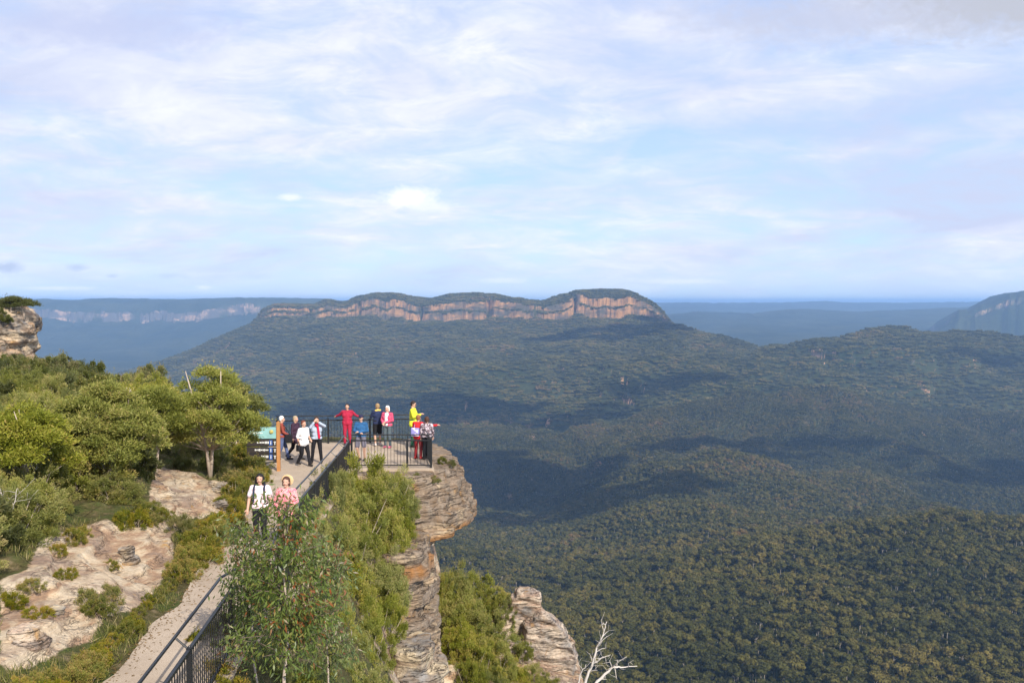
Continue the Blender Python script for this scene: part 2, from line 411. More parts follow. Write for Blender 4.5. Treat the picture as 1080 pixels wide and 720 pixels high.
# path and lookout deck
def path_mesh():
    V=[];Fs=[]
    ys=list(np.arange(-4,34.5,.25))
    n=9
    for y in ys:
        a=path_l(y)+.12*n2(y*.8,3.)+.05*n2(y*3,7.); b=fence_x(y)+.22
        for k in range(n): 
            x=a+(b-a)*k/(n-1); V.append((x,y,float(base_z(y))+.035))
        V.append((b,y,float(base_z(y))-.25)); V.append((a,y,float(base_z(y))-.15))
    m=n+2
    for i in range(len(ys)-1):
        for k in range(n-1): Fs.append((i*m+k,i*m+k+1,(i+1)*m+k+1,(i+1)*m+k))
        Fs.append((i*m+n-1,i*m+n,(i+1)*m+n,(i+1)*m+n-1)); Fs.append((i*m+n+1,i*m,(i+1)*m,(i+1)*m+n+1))
    return mkmesh('path',V,Fs,[M['path']],smooth=False)
tag(obj('path',path_mesh()),'pale gritty footpath','path',kind='structure')
DZ=-5.86
b=MB(); b.prism([(-9.7,34.3),(-2.72,34.3),(-3.72,41.45),(-9.9,40.6)],-6.15,DZ)
tag(b.build('paving',M['path']),'pale paved floor of the lookout','paving',kind='structure')

# ------------------------------------------------------------------ cliffs
def strata(outline,ztop,zbot,off,seed,tmin=.12,tmax=.42,amp=.16,dens=.25,hf=1.3):
    rnd=random.Random(seed); b=MB()
    pts=[];n=len(outline)
    for i in range(n):
        p=Vector(outline[i]);q=Vector(outline[(i+1)%n]);L=(q-p).length;m=max(1,int(L/dens))
        for k in range(m): pts.append(p.lerp(q,k/m))
    # smooth the outline
    for _ in range(3): pts=[(pts[i-1]+pts[i]*2+pts[(i+1)%len(pts)])/4 for i in range(len(pts))]
    nrm=[]
    for i in range(len(pts)):
        t=pts[(i+1)%len(pts)]-pts[i-1]; nrm.append(Vector((t.y,-t.x)).normalized())
    z=ztop;k=0
    while z>zbot:
        t=rnd.uniform(tmin,tmax)
        o=off(z-t/2)+rnd.uniform(-.5,.5)*amp
        s=rnd.uniform(0,100)
        poly=[]
        for i,(p,nn) in enumerate(zip(pts,nrm)):
            oo=o+amp*1.3*float(n2(p.x*hf+s,p.y*hf,seed))+amp*.5*float(n2(p.x*hf*4,p.y*hf*4+s,seed+5))
            poly.append((p.x+nn.x*oo,p.y+nn.y*oo))
        b.prism(poly,z-t-.02,z)
        z-=t
        if rnd.random()<.45: # thin recessed bed
            t2=rnd.uniform(.04,.1); poly2=[(p.x+nn.x*(o-amp*2.2),p.y+nn.y*(o-amp*2.2)) for p,nn in zip(pts,nrm)]
            b.prism(poly2,z-t2-.02,z+.01); z-=t2
        k+=1
    return b
def rdisp(a,f,seed=0):
    def d(co,no):
        x,y,z=co.T
        h=fbm3(x*f,y*f,z*f*2.2,5,seed)*a+fbm3(x*f*5,y*f*5,z*f*9,3,seed+9)*a*.35
        return co+no*h[:,None]
    return d
def rockobj(name,b,voxel,mat,disp,label,cat='rock',group=None):
    me=remesh(b.mesh('t',[]),voxel,name,[mat],smooth=False,disp=disp,sm=1)
    return tag(obj(name,me),label,cat,group)
cliff_poly=[(-6.6,33.9),(-4.6,33.4),(-3.4,32.9),(-2.6,33.3),(-2.15,35),(-2.0,37.5),(-2.4,40.2),(-4,42),(-7,42.4),(-10.2,42.2),(-10.2,37),(-6.9,36)]
def off1(z): return float(np.interp(z,[-15,-12,-10.5,-9,-8.45,-8.2,-7.95,-7.3,-6.8,-6.5,-6.2,-5.9],[-1.7,-1.75,-1.7,-1.5,-1.35,-.65,.50,.38,.10,.22,-.05,-.32]))
rockobj('cliff',strata(cliff_poly,-5.93,-17,off1,3,tmin=.09,tmax=.36,amp=.20,dens=.2,hf=1.7),.05,M['rock'],rdisp(.045,.9,2),'overhanging layered sandstone cliff that carries the fenced lookout','cliff')
def ring(cx,cy,rx,ry,n=12,seed=0,j=.12):
    rr=random.Random(seed); return [(cx+rx*math.cos(a)*(1+rr.uniform(-j,j)),cy+ry*math.sin(a)*(1+rr.uniform(-j,j))) for a in [2*math.pi*i/n for i in range(n)]]
rockobj('rock_spur',strata(ring(-3.42,30.6,.92,2.3,seed=4),-7.45,-16,lambda z:-.1+.07*(-7.7-z),11,amp=.2),.06,M['rock'],rdisp(.10,.8,5),'brown weathered rock spur below the front corner of the lookout')
rockobj('rock_spur',strata(ring(-2.72,26.6,.95,1.5,seed=6),-9.3,-15,lambda z:-.25+.22*(-9.3-z),15,amp=.16,tmin=.12,tmax=.5),.05,M['rock_cream'],rdisp(.10,.7,8),'smooth cream sandstone spur beside the drop at the foot of the bushes')
def facet(pix,Y0,Y1,shr):
    b=MB(); A=[P(px,py,Y0) for px,py in pix]; c=sum((Vector(p) for p in A),Vector())/len(A)
    B=[(c.x+(p[0]-c.x)*shr,Y1,c.z-.3+(p[2]-c.z)*shr) for p in A]; m=[(c.x+(p[0]-c.x)*1.12,(Y0*.6+Y1*.4),p[2]) for p in A]
    n=len(A); b.add(A+m+B,[tuple(range(n)),tuple(range(3*n-1,2*n-1,-1))]+[(k*n+i,k*n+n+i,k*n+n+(i+1)%n,k*n+(i+1)%n) for k in(0,1) for i in range(n)])
    return b
b=facet([(531,648),(545,629),(557,625),(568,631),(570,647),(577,655),(577,760),(520,760)],37.9,40,.75)
b2=facet([(556,660),(572,648),(584,656),(592,663),(600,678),(607,690),(605,706),(610,760),(550,760)],37.2,39.2,.8)
b.add(b2.v,b2.f); b3=facet([(515,690),(535,676),(552,682),(560,700),(562,770),(508,770)],37.0,39,.8); b.add(b3.v,b3.f)
def od(co,no):
    x,y,z=co.T; t=z+.25*x
    h=.10*(1-2*np.abs(fbm3(x*.9,y*.9,z*1.6,4,3)))+.07*n2(t*6,x*.5,4)+.05*fbm3(x*5,y*5,z*9,3,7)
    return co+no*(h-.05)[:,None]
rockobj('rock_outcrop',b,.05,M['rock_right'],od,'pale pointed sandstone outcrop rising from scrub over the valley')
# knoll far along the headland
def offk(z): return float(np.interp(z,[-16,-10,-8.4,-7.6,-6.4,-5.2,-4.2,-3.0,-1.5,0,.6],[1.2,.6,.2,-1.3,-1.5,.1,.1,-.1,-1.0,-2.4,-3.6]))
rockobj('rock_outcrop',strata(ring(-76.2,132,12.5,11,seed=12,j=.07),-.6,-18,offk,31,amp=.5,tmin=.4,tmax=1.3,dens=1.2,hf=.3),.3,M['rock_far'],rdisp(.55,.2,16),'rounded orange rock outcrop with a dark hollow standing above the bush')
# loose rocks on the left slope and the spur
def loose_rock(px,py,s,seed,mat='rock_cream',label=''):
    x,y,z=hit(px,py); b=strata(ring(x,y,s,s*.7,n=6,seed=seed,j=.3),z+s*.32,z-.3,lambda q:(z-q)*.5,seed,amp=s*.10,tmin=s*.3,tmax=s*.6,dens=s*.4,hf=1/s)
    rockobj('rock',b,max(.025,s*.06),M[mat],rdisp(s*.30,1.0/s,seed),label)
loose_rock(25,672,.42,41,'rock_right','flat grey slab of rock at the foot of the stony slope')
loose_rock(233,516,.55,43,'rock_cream','cream sandstone block at the lower end of the side track')
loose_rock(232,536,.45,44,'rock_cream','pale yellow block just below the cream block beside the side track')
loose_rock(62,646,.30,45,'rock_cream','yellow stained rock lying on the reddish part of the stony slope')
loose_rock(130,585,.4,47,'rock_cream','pale lumpy rock in the middle of the stony slope')

# ------------------------------------------------------------------ far land
US=np.arange(-230,1311,1.5)
def prof(pts): 
    a=np.array(pts,float); return np.interp(US,a[:,0],a[:,1])
st=[]
def zst(Y,pts):
    x,z=Parr(US,prof(pts),Y); st.append((Y,z))
st.append((60,np.full(US.shape,-300.)));st.append((300,np.full(US.shape,-352.)))
st.append((650,np.full(US.shape,-374.)))
zst(1000,[(-230,716),(1310,716)])
zst(1600,[(-230,640),(450,640),(560,628),(650,602),(750,577),(860,558),(950,550),(1000,547),(1080,555),(1310,560)])
zst(1850,[(-230,590),(450,592),(560,602),(650,587),(750,567),(860,560),(950,553),(1000,552),(1080,557),(1310,562)])
zst(2150,[(-230,580),(450,582),(560,590),(620,563),(680,541),(745,527),(800,532),(850,544),(900,556),(1000,552),(1310,556)])
zst(2420,[(-230,560),(450,568),(560,575),(620,556),(680,541),(745,531),(800,535),(850,545),(900,550),(1000,549),(1310,552)])
zst(2900,[(-230,540),(300,543),(450,546),(520,550),(580,545),(620,526),(660,505),(700,493),(760,490),(830,499),(900,512),(950,528),(990,543),(1080,547),(1310,548)])
zst(3200,[(-230,530),(300,532),(450,528),(540,528),(600,524),(640,514),(700,500),(760,498),(830,503),(900,506),(950,512),(990,520),(1080,526),(1310,530)])
zst(3600,[(-230,515),(300,508),(450,502),(560,500),(610,503),(650,492),(700,482),(800,478),(900,479),(1000,486),(1080,495),(1310,500)])
zst(4200,[(-230,490),(200,475),(300,462),(450,452),(520,452),(600,458),(700,443),(800,436),(900,430),(1080,440),(1310,445)])
zst(5000,[(-230,455),(0,455),(200,430),(300,415),(450,408),(600,410),(700,403),(780,398),(850,390),(930,386),(1080,392),(1310,400)])
zst(5800,[(-230,435),(0,435),(130,420),(200,406),(300,388),(400,382),(500,381),(600,378),(680,372),(720,366),(760,371),(790,377),(820,373),(850,364),(880,354),(905,348),(930,347),(960,350),(990,353),(1040,357),(1080,362),(1310,372)])
zst(6500,[(-230,418),(60,412),(130,400),(200,386),(280,362),(350,354),(500,356),(600,356),(680,350),(720,350),(760,360),(800,372),(860,372),(930,367),(1310,376)])
zst(7200,[(-230,413),(60,410),(110,398),(130,392),(170,381),(200,370),(240,352),(280,338),(400,336),(500,339),(600,338),(660,337),(700,341),(720,346),(760,360),(800,375),(860,380),(1310,382)])
zst(8500,[(-230,400),(130,398),(200,385),(250,350),(280,335),(660,335),(700,342),(760,372),(820,380),(1310,382)])
zst(9600,[(-230,388),(300,388),(660,388),(820,376),(1310,375)])
zst(10500,[(-230,382),(300,382),(690,370),(820,366),(1310,367)])
zst(12000,[(-230,368),(340,368),(600,360),(690,357),(820,354),(1000,352),(1310,352)])
zst(13500,[(-230,343),(60,342),(150,346),(250,342),(340,343),(500,346),(690,347),(820,345),(1000,344),(1310,342)])
zst(14600,[(-230,330),(60,329),(150,331),(250,329),(340,331),(500,338),(690,341),(820,340),(1000,336),(1310,332)])
zst(17000,[(-230,325),(340,326),(500,329),(690,333),(730,329),(780,330),(850,326),(900,329),(960,327),(1000,325),(1040,322),(1310,318)])
zst(20000,[(-230,324),(340,325),(690,334),(1310,332)])
zst(27000,[(-230,321),(340,320),(500,319),(690,319.4),(760,319.5),(840,319),(870,317.8),(900,319.5),(1000,319),(1040,318),(1310,318)])
zst(34000,[(-230,322),(1310,322)])
zst(90000,[(-230,321.5),(1310,321.5)])
YS=np.array([s[0] for s in st],float); ZS=np.array([s[1] for s in st])
rows=[60.]
while rows[-1]<90000:
    y=rows[-1]; f=.03 if y<700 else .009 if y<2000 else .0045 if y<6900 else .0016 if y<7550 else .006 if y<11000 else .0045 if y<15500 else .015 if y<30000 else .08
    rows.append(y*(1+f))
RY=np.array(rows)
LY=np.log(YS); LR=np.clip(np.log(RY),LY[0],LY[-1])
sl=(ZS[1:]-ZS[:-1])/(LY[1:]-LY[:-1])[:,None]
tg=np.zeros_like(ZS); a_=sl[:-1];b_=sl[1:]
tg[1:-1]=np.where(a_*b_>0,2*a_*b_/(a_+b_+1e-9*np.sign(a_+b_+1e-12)),0); tg[0]=sl[0];tg[-1]=sl[-1]
k=np.clip(np.searchsorted(LY,LR,side='right')-1,0,len(LY)-2)
h=(LY[k+1]-LY[k])[:,None]; t=((LR-LY[k])/(LY[k+1]-LY[k]))[:,None]
ZZ=(2*t**3-3*t**2+1)*ZS[k]+(t**3-2*t**2+t)*h*tg[k]+(-2*t**3+3*t**2)*ZS[k+1]+(t**3-t**2)*h*tg[k+1]
XX=((US-540)/F)[None,:]*RY[:,None]*1.0; YY=np.repeat(RY[:,None],len(US),1); UU=np.repeat(US[None,:],len(RY),0)
# spurs and gullies
amp=np.interp(RY,[300,900,2000,3500,5000,6800,7300,9000,12000,30000],[4,14,46,88,104,66,16,12,26,40])[:,None]
wx=XX+220*fbm2(XX/900,YY/900,3,50); wy=YY+220*fbm2(XX/900+40,YY/900,3,60)
rid=1-2*np.abs(fbm2(wx/700,wy/1500,5,70))
rid2=1-2*np.abs(fbm2(wx/230,wy/380,4,90))
ZZ=ZZ+amp*(rid-.55)+amp*.32*(rid2-.55)
# mesa: stepped cliffs
def mesa(Yc,prof_top,prof_base,steps,wob,uf,seed,capd,depth,mask):
    global ZZ
    _,zt=Parr(US,prof(prof_top),Yc*1.02); _,zb=Parr(US,prof(prof_base),Yc)
    hgt=np.maximum(zt-zb,0)*mask*(1)
    tal=hgt*np.clip(.10*fbm2(US/uf*1.3,US*0,4,seed+55)+.05,-.03,.16)
    w=wob*fbm2(US/uf,US*0,5,seed)+wob*.45*np.abs(n2(US/uf*5,US*0,seed+3))
    D=YY-(Yc+w[None,:])
    tot=0
    gul=sst(.30,.75,n2(US/uf*1.7,US*0,seed+40)*.6+n2(US/uf*4.1,US*0,seed+41)*.5)[None,:]
    for (d0,d1,fr) in steps:
        jd=(.35*fbm2(US/uf*3.3+d0*3,US*0,3,seed+77))[None,:]
        if d1-d0<60: d0,d1=d0-20*gul,d1+170*gul*(1+jd)
        jj=(wob*.25*fbm2(US/uf*2.3+float(np.mean(d0)),US*0,4,seed+11))[None,:]
        tot=tot+fr*sst(d0,d1,D+jj)
    back=1-sst(depth,depth*1.5,D)
    tl=sst(-260,0,D)*(1-sst(300,700,D)); ZZ=ZZ+hgt[None,:]*tot*back+tal[None,:]*2.2*tl*back
top=[(262,338),(275,328),(290,322.5),(332,322.5),(345,317),(358,319.5),(366,319),(378,313),(400,308),(416,308.5),(440,312.5),(455,314.5),(475,309.5),(500,309.5),(520,312),(540,315),(560,317),(572,318.5),(590,312),(610,307.5),(630,305.5),(655,305.5),(664,308),(674,314),(686,320),(696,328),(704,338),(712,346)]
basep=[(262,338),(400,336),(500,339),(600,338),(660,337),(700,341),(712,346)]
mm=sst(258,282,US)*sst(712,704,US)
mesa(7250,top,basep,[(0,34,.34),(34,70,.04),(70,104,.30),(104,300,.12),(300,620,.20)],60,22,101,1,900,mm)
mesa(13700,[(-230,320),(40,321),(120,320),(150,319.5),(200,321.5),(250,319.5),(345,320.5),(380,324)],[(-230,333),(380,335)],[(0,50,.62),(50,500,.38)],380,60,131,1,1700,sst(385,350,US))
mesa(11000,[(975,360),(985,352),(1010,336),(1020,335),(1032,328),(1044,322),(1060,317.5),(1080,315),(1310,312)],[(975,362),(1310,362)],[(-900,-50,.74),(0,45,.14),(45,500,.12)],160,40,151,1,1500,sst(968,990,US))
# the Solitary's wooded surface, canopy roughness where no tree models stand
can=np.interp(RY,[4000,4600,7300,9000,12000],[0,3,3,4,0])[:,None]
ZZ=ZZ+can*(_h(np.round(XX/9),np.round(YY/14),XX*0)-.5)
ri,ci=ZZ.shape
idx=np.arange(ri*ci).reshape(ri,ci)
Fall=np.stack([idx[:-1,:-1],idx[:-1,1:],idx[1:,1:],idx[1:,:-1]],-1)
Vall=np.stack([XX,YY,ZZ],-1).reshape(-1,3)
def sub(name,mask,mat,label,smooth):
    Fs=Fall[mask].reshape(-1,4); u,inv=np.unique(Fs,return_inverse=True)
    me=mkmesh(name,Vall[u],inv.reshape(-1,4),[mat],smooth=smooth)
    tag(obj(name,me),label,'land',kind='structure')
cy=RY[:-1][:,None]+0*US[:-1][None,:]; cu=US[:-1][None,:]+0*RY[:-1][:,None]
m_valley=cy<5400; m_mount=(cy>=5400)&(cy<9600); m_plat=(cy>=9600)
sub('valley',m_valley,M['valley'],'deep forested valley floor',True)
sub('mountain',m_mount,M['mountain'],'long forested mountain with orange cliffs around its top',False)
sub('plateau',m_plat,M['plateau'],'blue distant plateaus and plains',False)
def farz(x,y):
    """bilinear height of the far land"""
    u=x/y*F+540
    fi=np.interp(y,RY,np.arange(len(RY))); fj=np.clip((u-US[0])/1.5,0,len(US)-2)
    i=np.clip(fi.astype(int),0,ri-2); j=fj.astype(int); a=fi-i; c=fj-j
    return (ZZ[i,j]*(1-a)*(1-c)+ZZ[i+1,j]*a*(1-c)+ZZ[i,j+1]*(1-a)*c+ZZ[i+1,j+1]*a*c)

# ------------------------------------------------------------------ leaves
def leaves(c,d,L,W,rng,tint):
    n=len(c); d=d/np.linalg.norm(d,axis=1)[:,None]
    r=rng.normal(size=(n,3)); w=np.cross(d,r); w/=np.linalg.norm(w,axis=1)[:,None]+1e-9
    L=np.asarray(L)[:,None]; W=np.asarray(W)[:,None]
    V=np.stack([c,c+d*L*.45+w*W*.5,c+d*L,c+d*L*.45-w*W*.5],1).reshape(-1,3)
    Fs=np.arange(4*n).reshape(-1,4)
    return V,Fs,np.repeat(tint,4)
def shrub_meshes(seed,R,H,nc,nl,L,W,mat,stem,lump=.25,low=.05,up=.5,thin=1.):
    rng=np.random.default_rng(seed)
    th=rng.uniform(0,2*math.pi,nc); ph=np.arccos(rng.uniform(low-.15,1,nc)); rr=rng.uniform(.55,1,nc)**.6
    lum=1+lump*np.array([float(n2(math.cos(t)*1.7+seed*3,math.sin(t)*1.7+p*1.3,seed)) for t,p in zip(th,ph)])*1.6
    C=np.stack([R*np.sin(ph)*np.cos(th)*rr*lum,R*np.sin(ph)*np.sin(th)*rr*lum,H*(.12+.85*np.cos(ph)*rr*lum)],1)
    C[:,2]=np.maximum(C[:,2],.06*H)
    k=rng.integers(0,nc,nl); cr=R*.15*thin*rng.uniform(.6,1.35,nc)
    g=rng.normal(size=(nl,3)); g/=np.linalg.norm(g,axis=1)[:,None]; q_=rng.uniform(0,1,nl)**.45
    ctr=np.array([0,0,-H*.3]); o=C[k]-ctr; o/=np.linalg.norm(o,axis=1)[:,None]
    g=g+o*.45; pos=C[k]+g*(q_*cr[k])[:,None]*np.array([1,1,.85])
    pos[:,2]=np.maximum(pos[:,2],.01)
    d=g*.8+o*.35+rng.normal(size=(nl,3))*.45+np.array([0,0,up])
    ct=rng.uniform(0,1,nc)
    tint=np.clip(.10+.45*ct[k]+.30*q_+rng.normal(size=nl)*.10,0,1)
    V,Fs,T=leaves(pos,d,L*rng.uniform(.7,1.3,nl),W*rng.uniform(.7,1.3,nl),rng,tint)
    ns=int(nc*1.7); per=max(14,nl//(nc*9)); ks=rng.integers(0,nc,ns)
    sd=(C[ks]-ctr); sd/=np.linalg.norm(sd,axis=1)[:,None]; sd=sd*.7+rng.normal(size=(ns,3))*.28+np.array([0,0,.55]); sd/=np.linalg.norm(sd,axis=1)[:,None]
    sl_=R*rng.uniform(.18,.5,ns); tt_=rng.uniform(0.05,1,(ns,per))
    sp=C[ks][:,None,:]+sd[:,None,:]*(sl_[:,None]*tt_)[:,:,None]+rng.normal(size=(ns,per,3))*R*.018
    dd_=np.repeat(sd[:,None,:],per,1)*.8+rng.normal(size=(ns,per,3))*.5
    sp=sp.reshape(-1,3); dd_=dd_.reshape(-1,3); m_=len(sp); sp[:,2]=np.maximum(sp[:,2],.02)
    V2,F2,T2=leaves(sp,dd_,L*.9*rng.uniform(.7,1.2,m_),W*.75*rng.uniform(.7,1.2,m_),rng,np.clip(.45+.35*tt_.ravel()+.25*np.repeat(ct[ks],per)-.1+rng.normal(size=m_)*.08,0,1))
    V=np.concatenate([V,V2]); Fs=np.concatenate([Fs,F2+len(T)]); T=np.concatenate([T,T2])
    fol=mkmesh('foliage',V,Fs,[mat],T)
    b=MB(); ns=min(nc,stem)
    for i in range(ns):
        c=C[rng.integers(0,nc)]; a=np.array([rng.normal()*.05*R,rng.normal()*.05*R,-.15]); m=a*.5+c*.5+np.array([0,0,-.08*H])+rng.normal(size=3)*.06*R
        b.tube([a,m,c],[.022*R,.014*R,.006*R],5)
    return fol,b.mesh('stem',[M['bark']])
PROTO={}
def mkproto(kind,seeds,**k):
    PROTO[kind]=[shrub_meshes(s,**k) for s in seeds]
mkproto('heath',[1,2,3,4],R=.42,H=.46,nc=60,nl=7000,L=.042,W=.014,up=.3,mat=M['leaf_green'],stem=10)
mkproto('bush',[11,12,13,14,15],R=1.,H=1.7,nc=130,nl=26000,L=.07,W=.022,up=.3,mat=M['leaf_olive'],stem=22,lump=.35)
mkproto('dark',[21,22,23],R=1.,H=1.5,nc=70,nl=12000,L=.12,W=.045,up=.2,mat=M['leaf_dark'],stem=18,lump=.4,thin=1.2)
mkproto('spiky',[31,32],R=.5,H=.8,nc=30,nl=2600,L=.22,W=.012,mat=M['grass'],stem=3,up=1.4)
rs=random.Random(5)
def over_rock(x,y,z,h,w):
    for dx_ in(-w,0,w*.6):
        for hh in(.15,.6,.95):
            if bool(inpoly(np.array(540+F*(x+dx_)/y),np.array(318-F*(z+h*hh)/y),rock_px)): return True
    return False
def plant(kind,x,y,z,s,label,group,sz=None,name='shrub',cat='shrub',mat=None):
    fol,stm=rs.choice(PROTO[kind])
    t=thing(name,label,cat,(x,y,z),rs.uniform(0,6.28),group,sc=(s*rs.uniform(.9,1.1),s*rs.uniform(.9,1.1),(sz or s)*rs.uniform(.9,1.1)))
    obj('foliage',fol,t); obj('stem',stm,t)
    return t
# 1) heath hedge along the path's left edge
for i,y in enumerate(np.arange(12.0,27.,.34)):
    for r in range(2):
        if y>24 and r==1: continue
        yy=y+rs.uniform(-.12,.12); w=np.interp(yy,[12,15,18,21,27],[.40,.45,.70,1.,.6])
        x=path_l(yy)-.34-r*w*.62+rs.uniform(-.08,.05); s=rs.uniform(.55,.85)*(1.+.45*(yy>18)*(r==1))
        gz0=float(ground(x,yy))
        while s>.36 and over_rock(x,yy,gz0,.5*s,.42*s): s-=.08
        if s<=.36 and r==1: continue
        plant('heath',x,yy,gz0-.05,s,'low golden green heath shrub in the hedge along the inner side of the path','heath hedge shrubs beside the path')
# 2) heath patches on the slope
for px,py,s in [(102,642,.8),(97,648,.6),(224,562,.9),(208,580,1.0),(200,596,.9),(190,610,.8),(214,596,.9),(228,576,1.),(240,560,1.),(248,500,1.3),(256,512,1.2),(250,524,1.1),(258,528,1.),(264,500,1.4),(270,510,1.1),(75,572,.6),(84,566,.5),(40,650,.45),(70,610,.45),(118,600,.4),(30,625,.5),(12,640,.6),(160,540,.6),(150,548,.8),(160,552,.7),(252,488,1.4),(260,485,1.4),(268,494,1.),(240,538,.9),(60,585,.5),(140,556,.9),(172,548,.6)]:
    x,y,z=hit(px,py); plant('heath',x,y,z-.05,s,'small green heath shrub growing on the bare rock or track edge above the hedge','small heath shrubs on the stony slope')
# 3) hillside bushes on the left (scatter, kept off rock and path)
pts=[];tries=0
while len(pts)<150 and tries<9000:
    tries+=1
    y=rs.uniform(13,46) if rs.random()<.8 else rs.uniform(46,72)
    x=rs.uniform(-4.5-y*.53-1.5,-8)
    if y>43 and x>edge_x(y)-1: continue
    if x>path_l(y)-1.0: continue
    if y>27 and x>path_l(y)-1.3: continue
    if bool(inpoly(np.array(x),np.array(y),rock_poly)) or bool(inpoly(np.array(x+.5),np.array(y+.3),rock_poly)): continue
    px=540+F*x/y
    if px<-60: continue
    # keep the stony slope and side track in sight: nothing tall right in front of them
    md=.8 if y<30 else 1.15
    gz0=float(ground(x,y)); bad=False
    for dx_ in(-.7,0,.7):
        for hh in(.2,.8,1.3):
            qx=540+F*(x+dx_)/y; qy=318-F*(gz0+hh)/y
            if bool(inpoly(np.array(qx),np.array(qy),rock_px)): bad=True
    if bad: continue
    if any((x-a)**2+(y-b)**2<md*md for a,b in pts): continue
    pts.append((x,y))
for x,y in pts:
    px=540+F*x/y
    s=rs.uniform(.58,.85) if y<22 else rs.uniform(.62,.98)
    d=path_l(y)-x
    if d<2.2: s*=.6
    if y>43: s*=1.25
    z=float(ground(x,y))-.1
    kind='bush' if rs.random()<.72 else 'dark'
    if y>46: kind='dark' if rs.random()<.6 else 'bush'
    plant(kind,x,y,z,s,'bushy olive green shrub in the thicket covering the slope above the stony ground','thicket shrubs on the slope',sz=s*rs.uniform(.75,1.05))
# low undergrowth: spiky clumps at the foot of bushes
for i in range(36):
    y=rs.uniform(13,40); x=path_l(y)-rs.uniform(.8,7)
    if bool(inpoly(np.array(x),np.array(y),rock_poly)) : continue
    if 540+F*x/y<-30: continue
    plant('spiky',x,y,float(ground(x,y))-.05,rs.uniform(.4,.75),'tuft of long yellowish sedge leaves among the shrubs left of the path','sedge tufts among the shrubs',name='sedge_tuft',cat='sedge')
# 4) ridge bush beyond towards the outcrop
for i in range(60):
    y=rs.uniform(74,128); x=edge_x(y)-rs.uniform(.5,24)
    if 540+F*x/y<-50: continue
    plant('dark',x,y,float(ground(x,y))-.4,rs.uniform(1.3,2.3),'dark green bush on the far ridge in front of the orange rock outcrop','bushes on the far ridge',sz=rs.uniform(1.2,1.9))
for i in range(30):
    a=rs.uniform(0,6.28); r=rs.uniform(1,11.2); x=-74+r*math.cos(a); y=130+r*math.sin(a)
    plant('dark',x,y,-1.0-.023*r*r,rs.uniform(.8,1.5),'dark shrub growing on the top of the orange rock outcrop','shrubs on top of the rock outcrop')
# 5) big bushes right of the railing, below the lookout
def bush_at(px,pytop,Y,s,kind,label,group=None,sz=None):
    x,_,zt=P(px,pytop,Y); H={'bush':1.75,'dark':1.55,'heath':.6}[kind]*(sz or s)
    plant(kind,x,Y,zt-H,s,label,group,sz=sz or s)
g5='bushes below the lookout railing'
bush_at(388,498,31.2,1.05,'bush','tall rounded olive bush hiding the foot of the front railing',sz=1.3)
bush_at(412,510,31.8,.75,'bush','olive bush beside the cliff just below the front railing corner',sz=1.1)
for px,py,Y,s,sz in [(402,502,31.0,.8,1.),(374,504,31.,.7,.9),(356,510,30.4,.5,.7),(350,690,17,.5,.8),(372,700,18,.5,.7),(330,705,15.5,.4,.6),(392,705,20,.4,.5),(340,665,18.5,.5,.8),(365,655,20.5,.5,.7),(344,510,28.6,.55,.8),(334,524,26.4,.5,.8),(324,540,24.4,.5,.8),(314,556,22.6,.5,.8),(424,508,31.2,.5,.7),(300,610,19,.5,.9),(320,620,19.5,.55,.9),(285,630,17,.45,.8),(245,690,15.2,.35,.6),(232,710,14.2,.3,.5),(356,507,29.5,.7,.9),(352,530,27.5,.8,1.),(398,515,30.6,.8,1.),(418,525,30.8,.55,.8),(372,520,29,.9,1.1),(405,548,29.6,.75,1.),(375,552,27.6,.85,1.1),(344,552,25.0,.7,.9),(412,585,28.6,.6,.9),(392,582,27,.75,1.),(362,590,25,.8,1.),(338,600,22,.65,.9),(400,625,26,.6,.8),(375,622,24,.7,.9),(350,640,21,.65,.9),(328,575,23,.6,.9),(385,655,22.4,.5,.7),(362,675,20,.55,.7),(336,680,18,.5,.8),(305,640,17.5,.5,.9),(275,665,16,.42,.8),(350,705,18,.5,.6),(318,700,16,.45,.7),(262,700,15,.35,.6),(290,690,15.4,.42,.7),(384,690,21.5,.35,.45)]:
    bush_at(px,py,Y,s,'bush','dense feathery olive bush on the bank between the railing and the rock spur',g5,sz=sz)
for px,py,Y,s in [(232,655,15.6,1.0),(228,690,14.3,.9),(240,640,16.2,.9),(236,705,13.8,.9)]:
    bush_at(px,py,Y,s,'heath','bright green low heath shrub at the outer foot of the railing','heath shrubs outside the railing')
g6='scrub bushes under the cliff'
for px,py,Y,s,sz in [(484,601,39,.8,1.1),(500,606,39.5,.9,1.),(522,616,39.5,.8,.9),(470,608,38.5,.5,.9),(490,628,36.6,.95,1.1),(512,644,36,.9,1.),(486,652,35,.7,1.),(500,668,34.6,.9,1.),(522,682,34.6,.75,.9),(545,694,34.8,.6,.8),(565,702,35,.5,.7),(580,710,35.2,.4,.6),(534,636,38.0,.4,.6),(486,640,36.4,.6,1.),(500,694,33.6,.75,.9),(515,704,33.6,.7,.8),(500,700,33.2,.5,.8),(540,712,33.8,.5,.7),(545,632,38.2,.25,.4),(552,672,36.6,.3,.5)]:
    bush_at(px,py,Y,s,'bush','olive scrub bush in the gully between cliff and pale pointed outcrop',g6,sz=sz)
# grass tufts on the cliff ledge
for px,py in [(466,487),(458,507),(476,490),(440,505)]:
    x,_,z=P(px,py,35.8 if py<500 else 33.6); plant('spiky',x,35.8 if py<500 else 33.6,z-.12,.35,'small tuft of dry grass on the bare rock ledge beside the lookout','grass tufts on the rock ledge',name='grass_tuft',cat='grass')

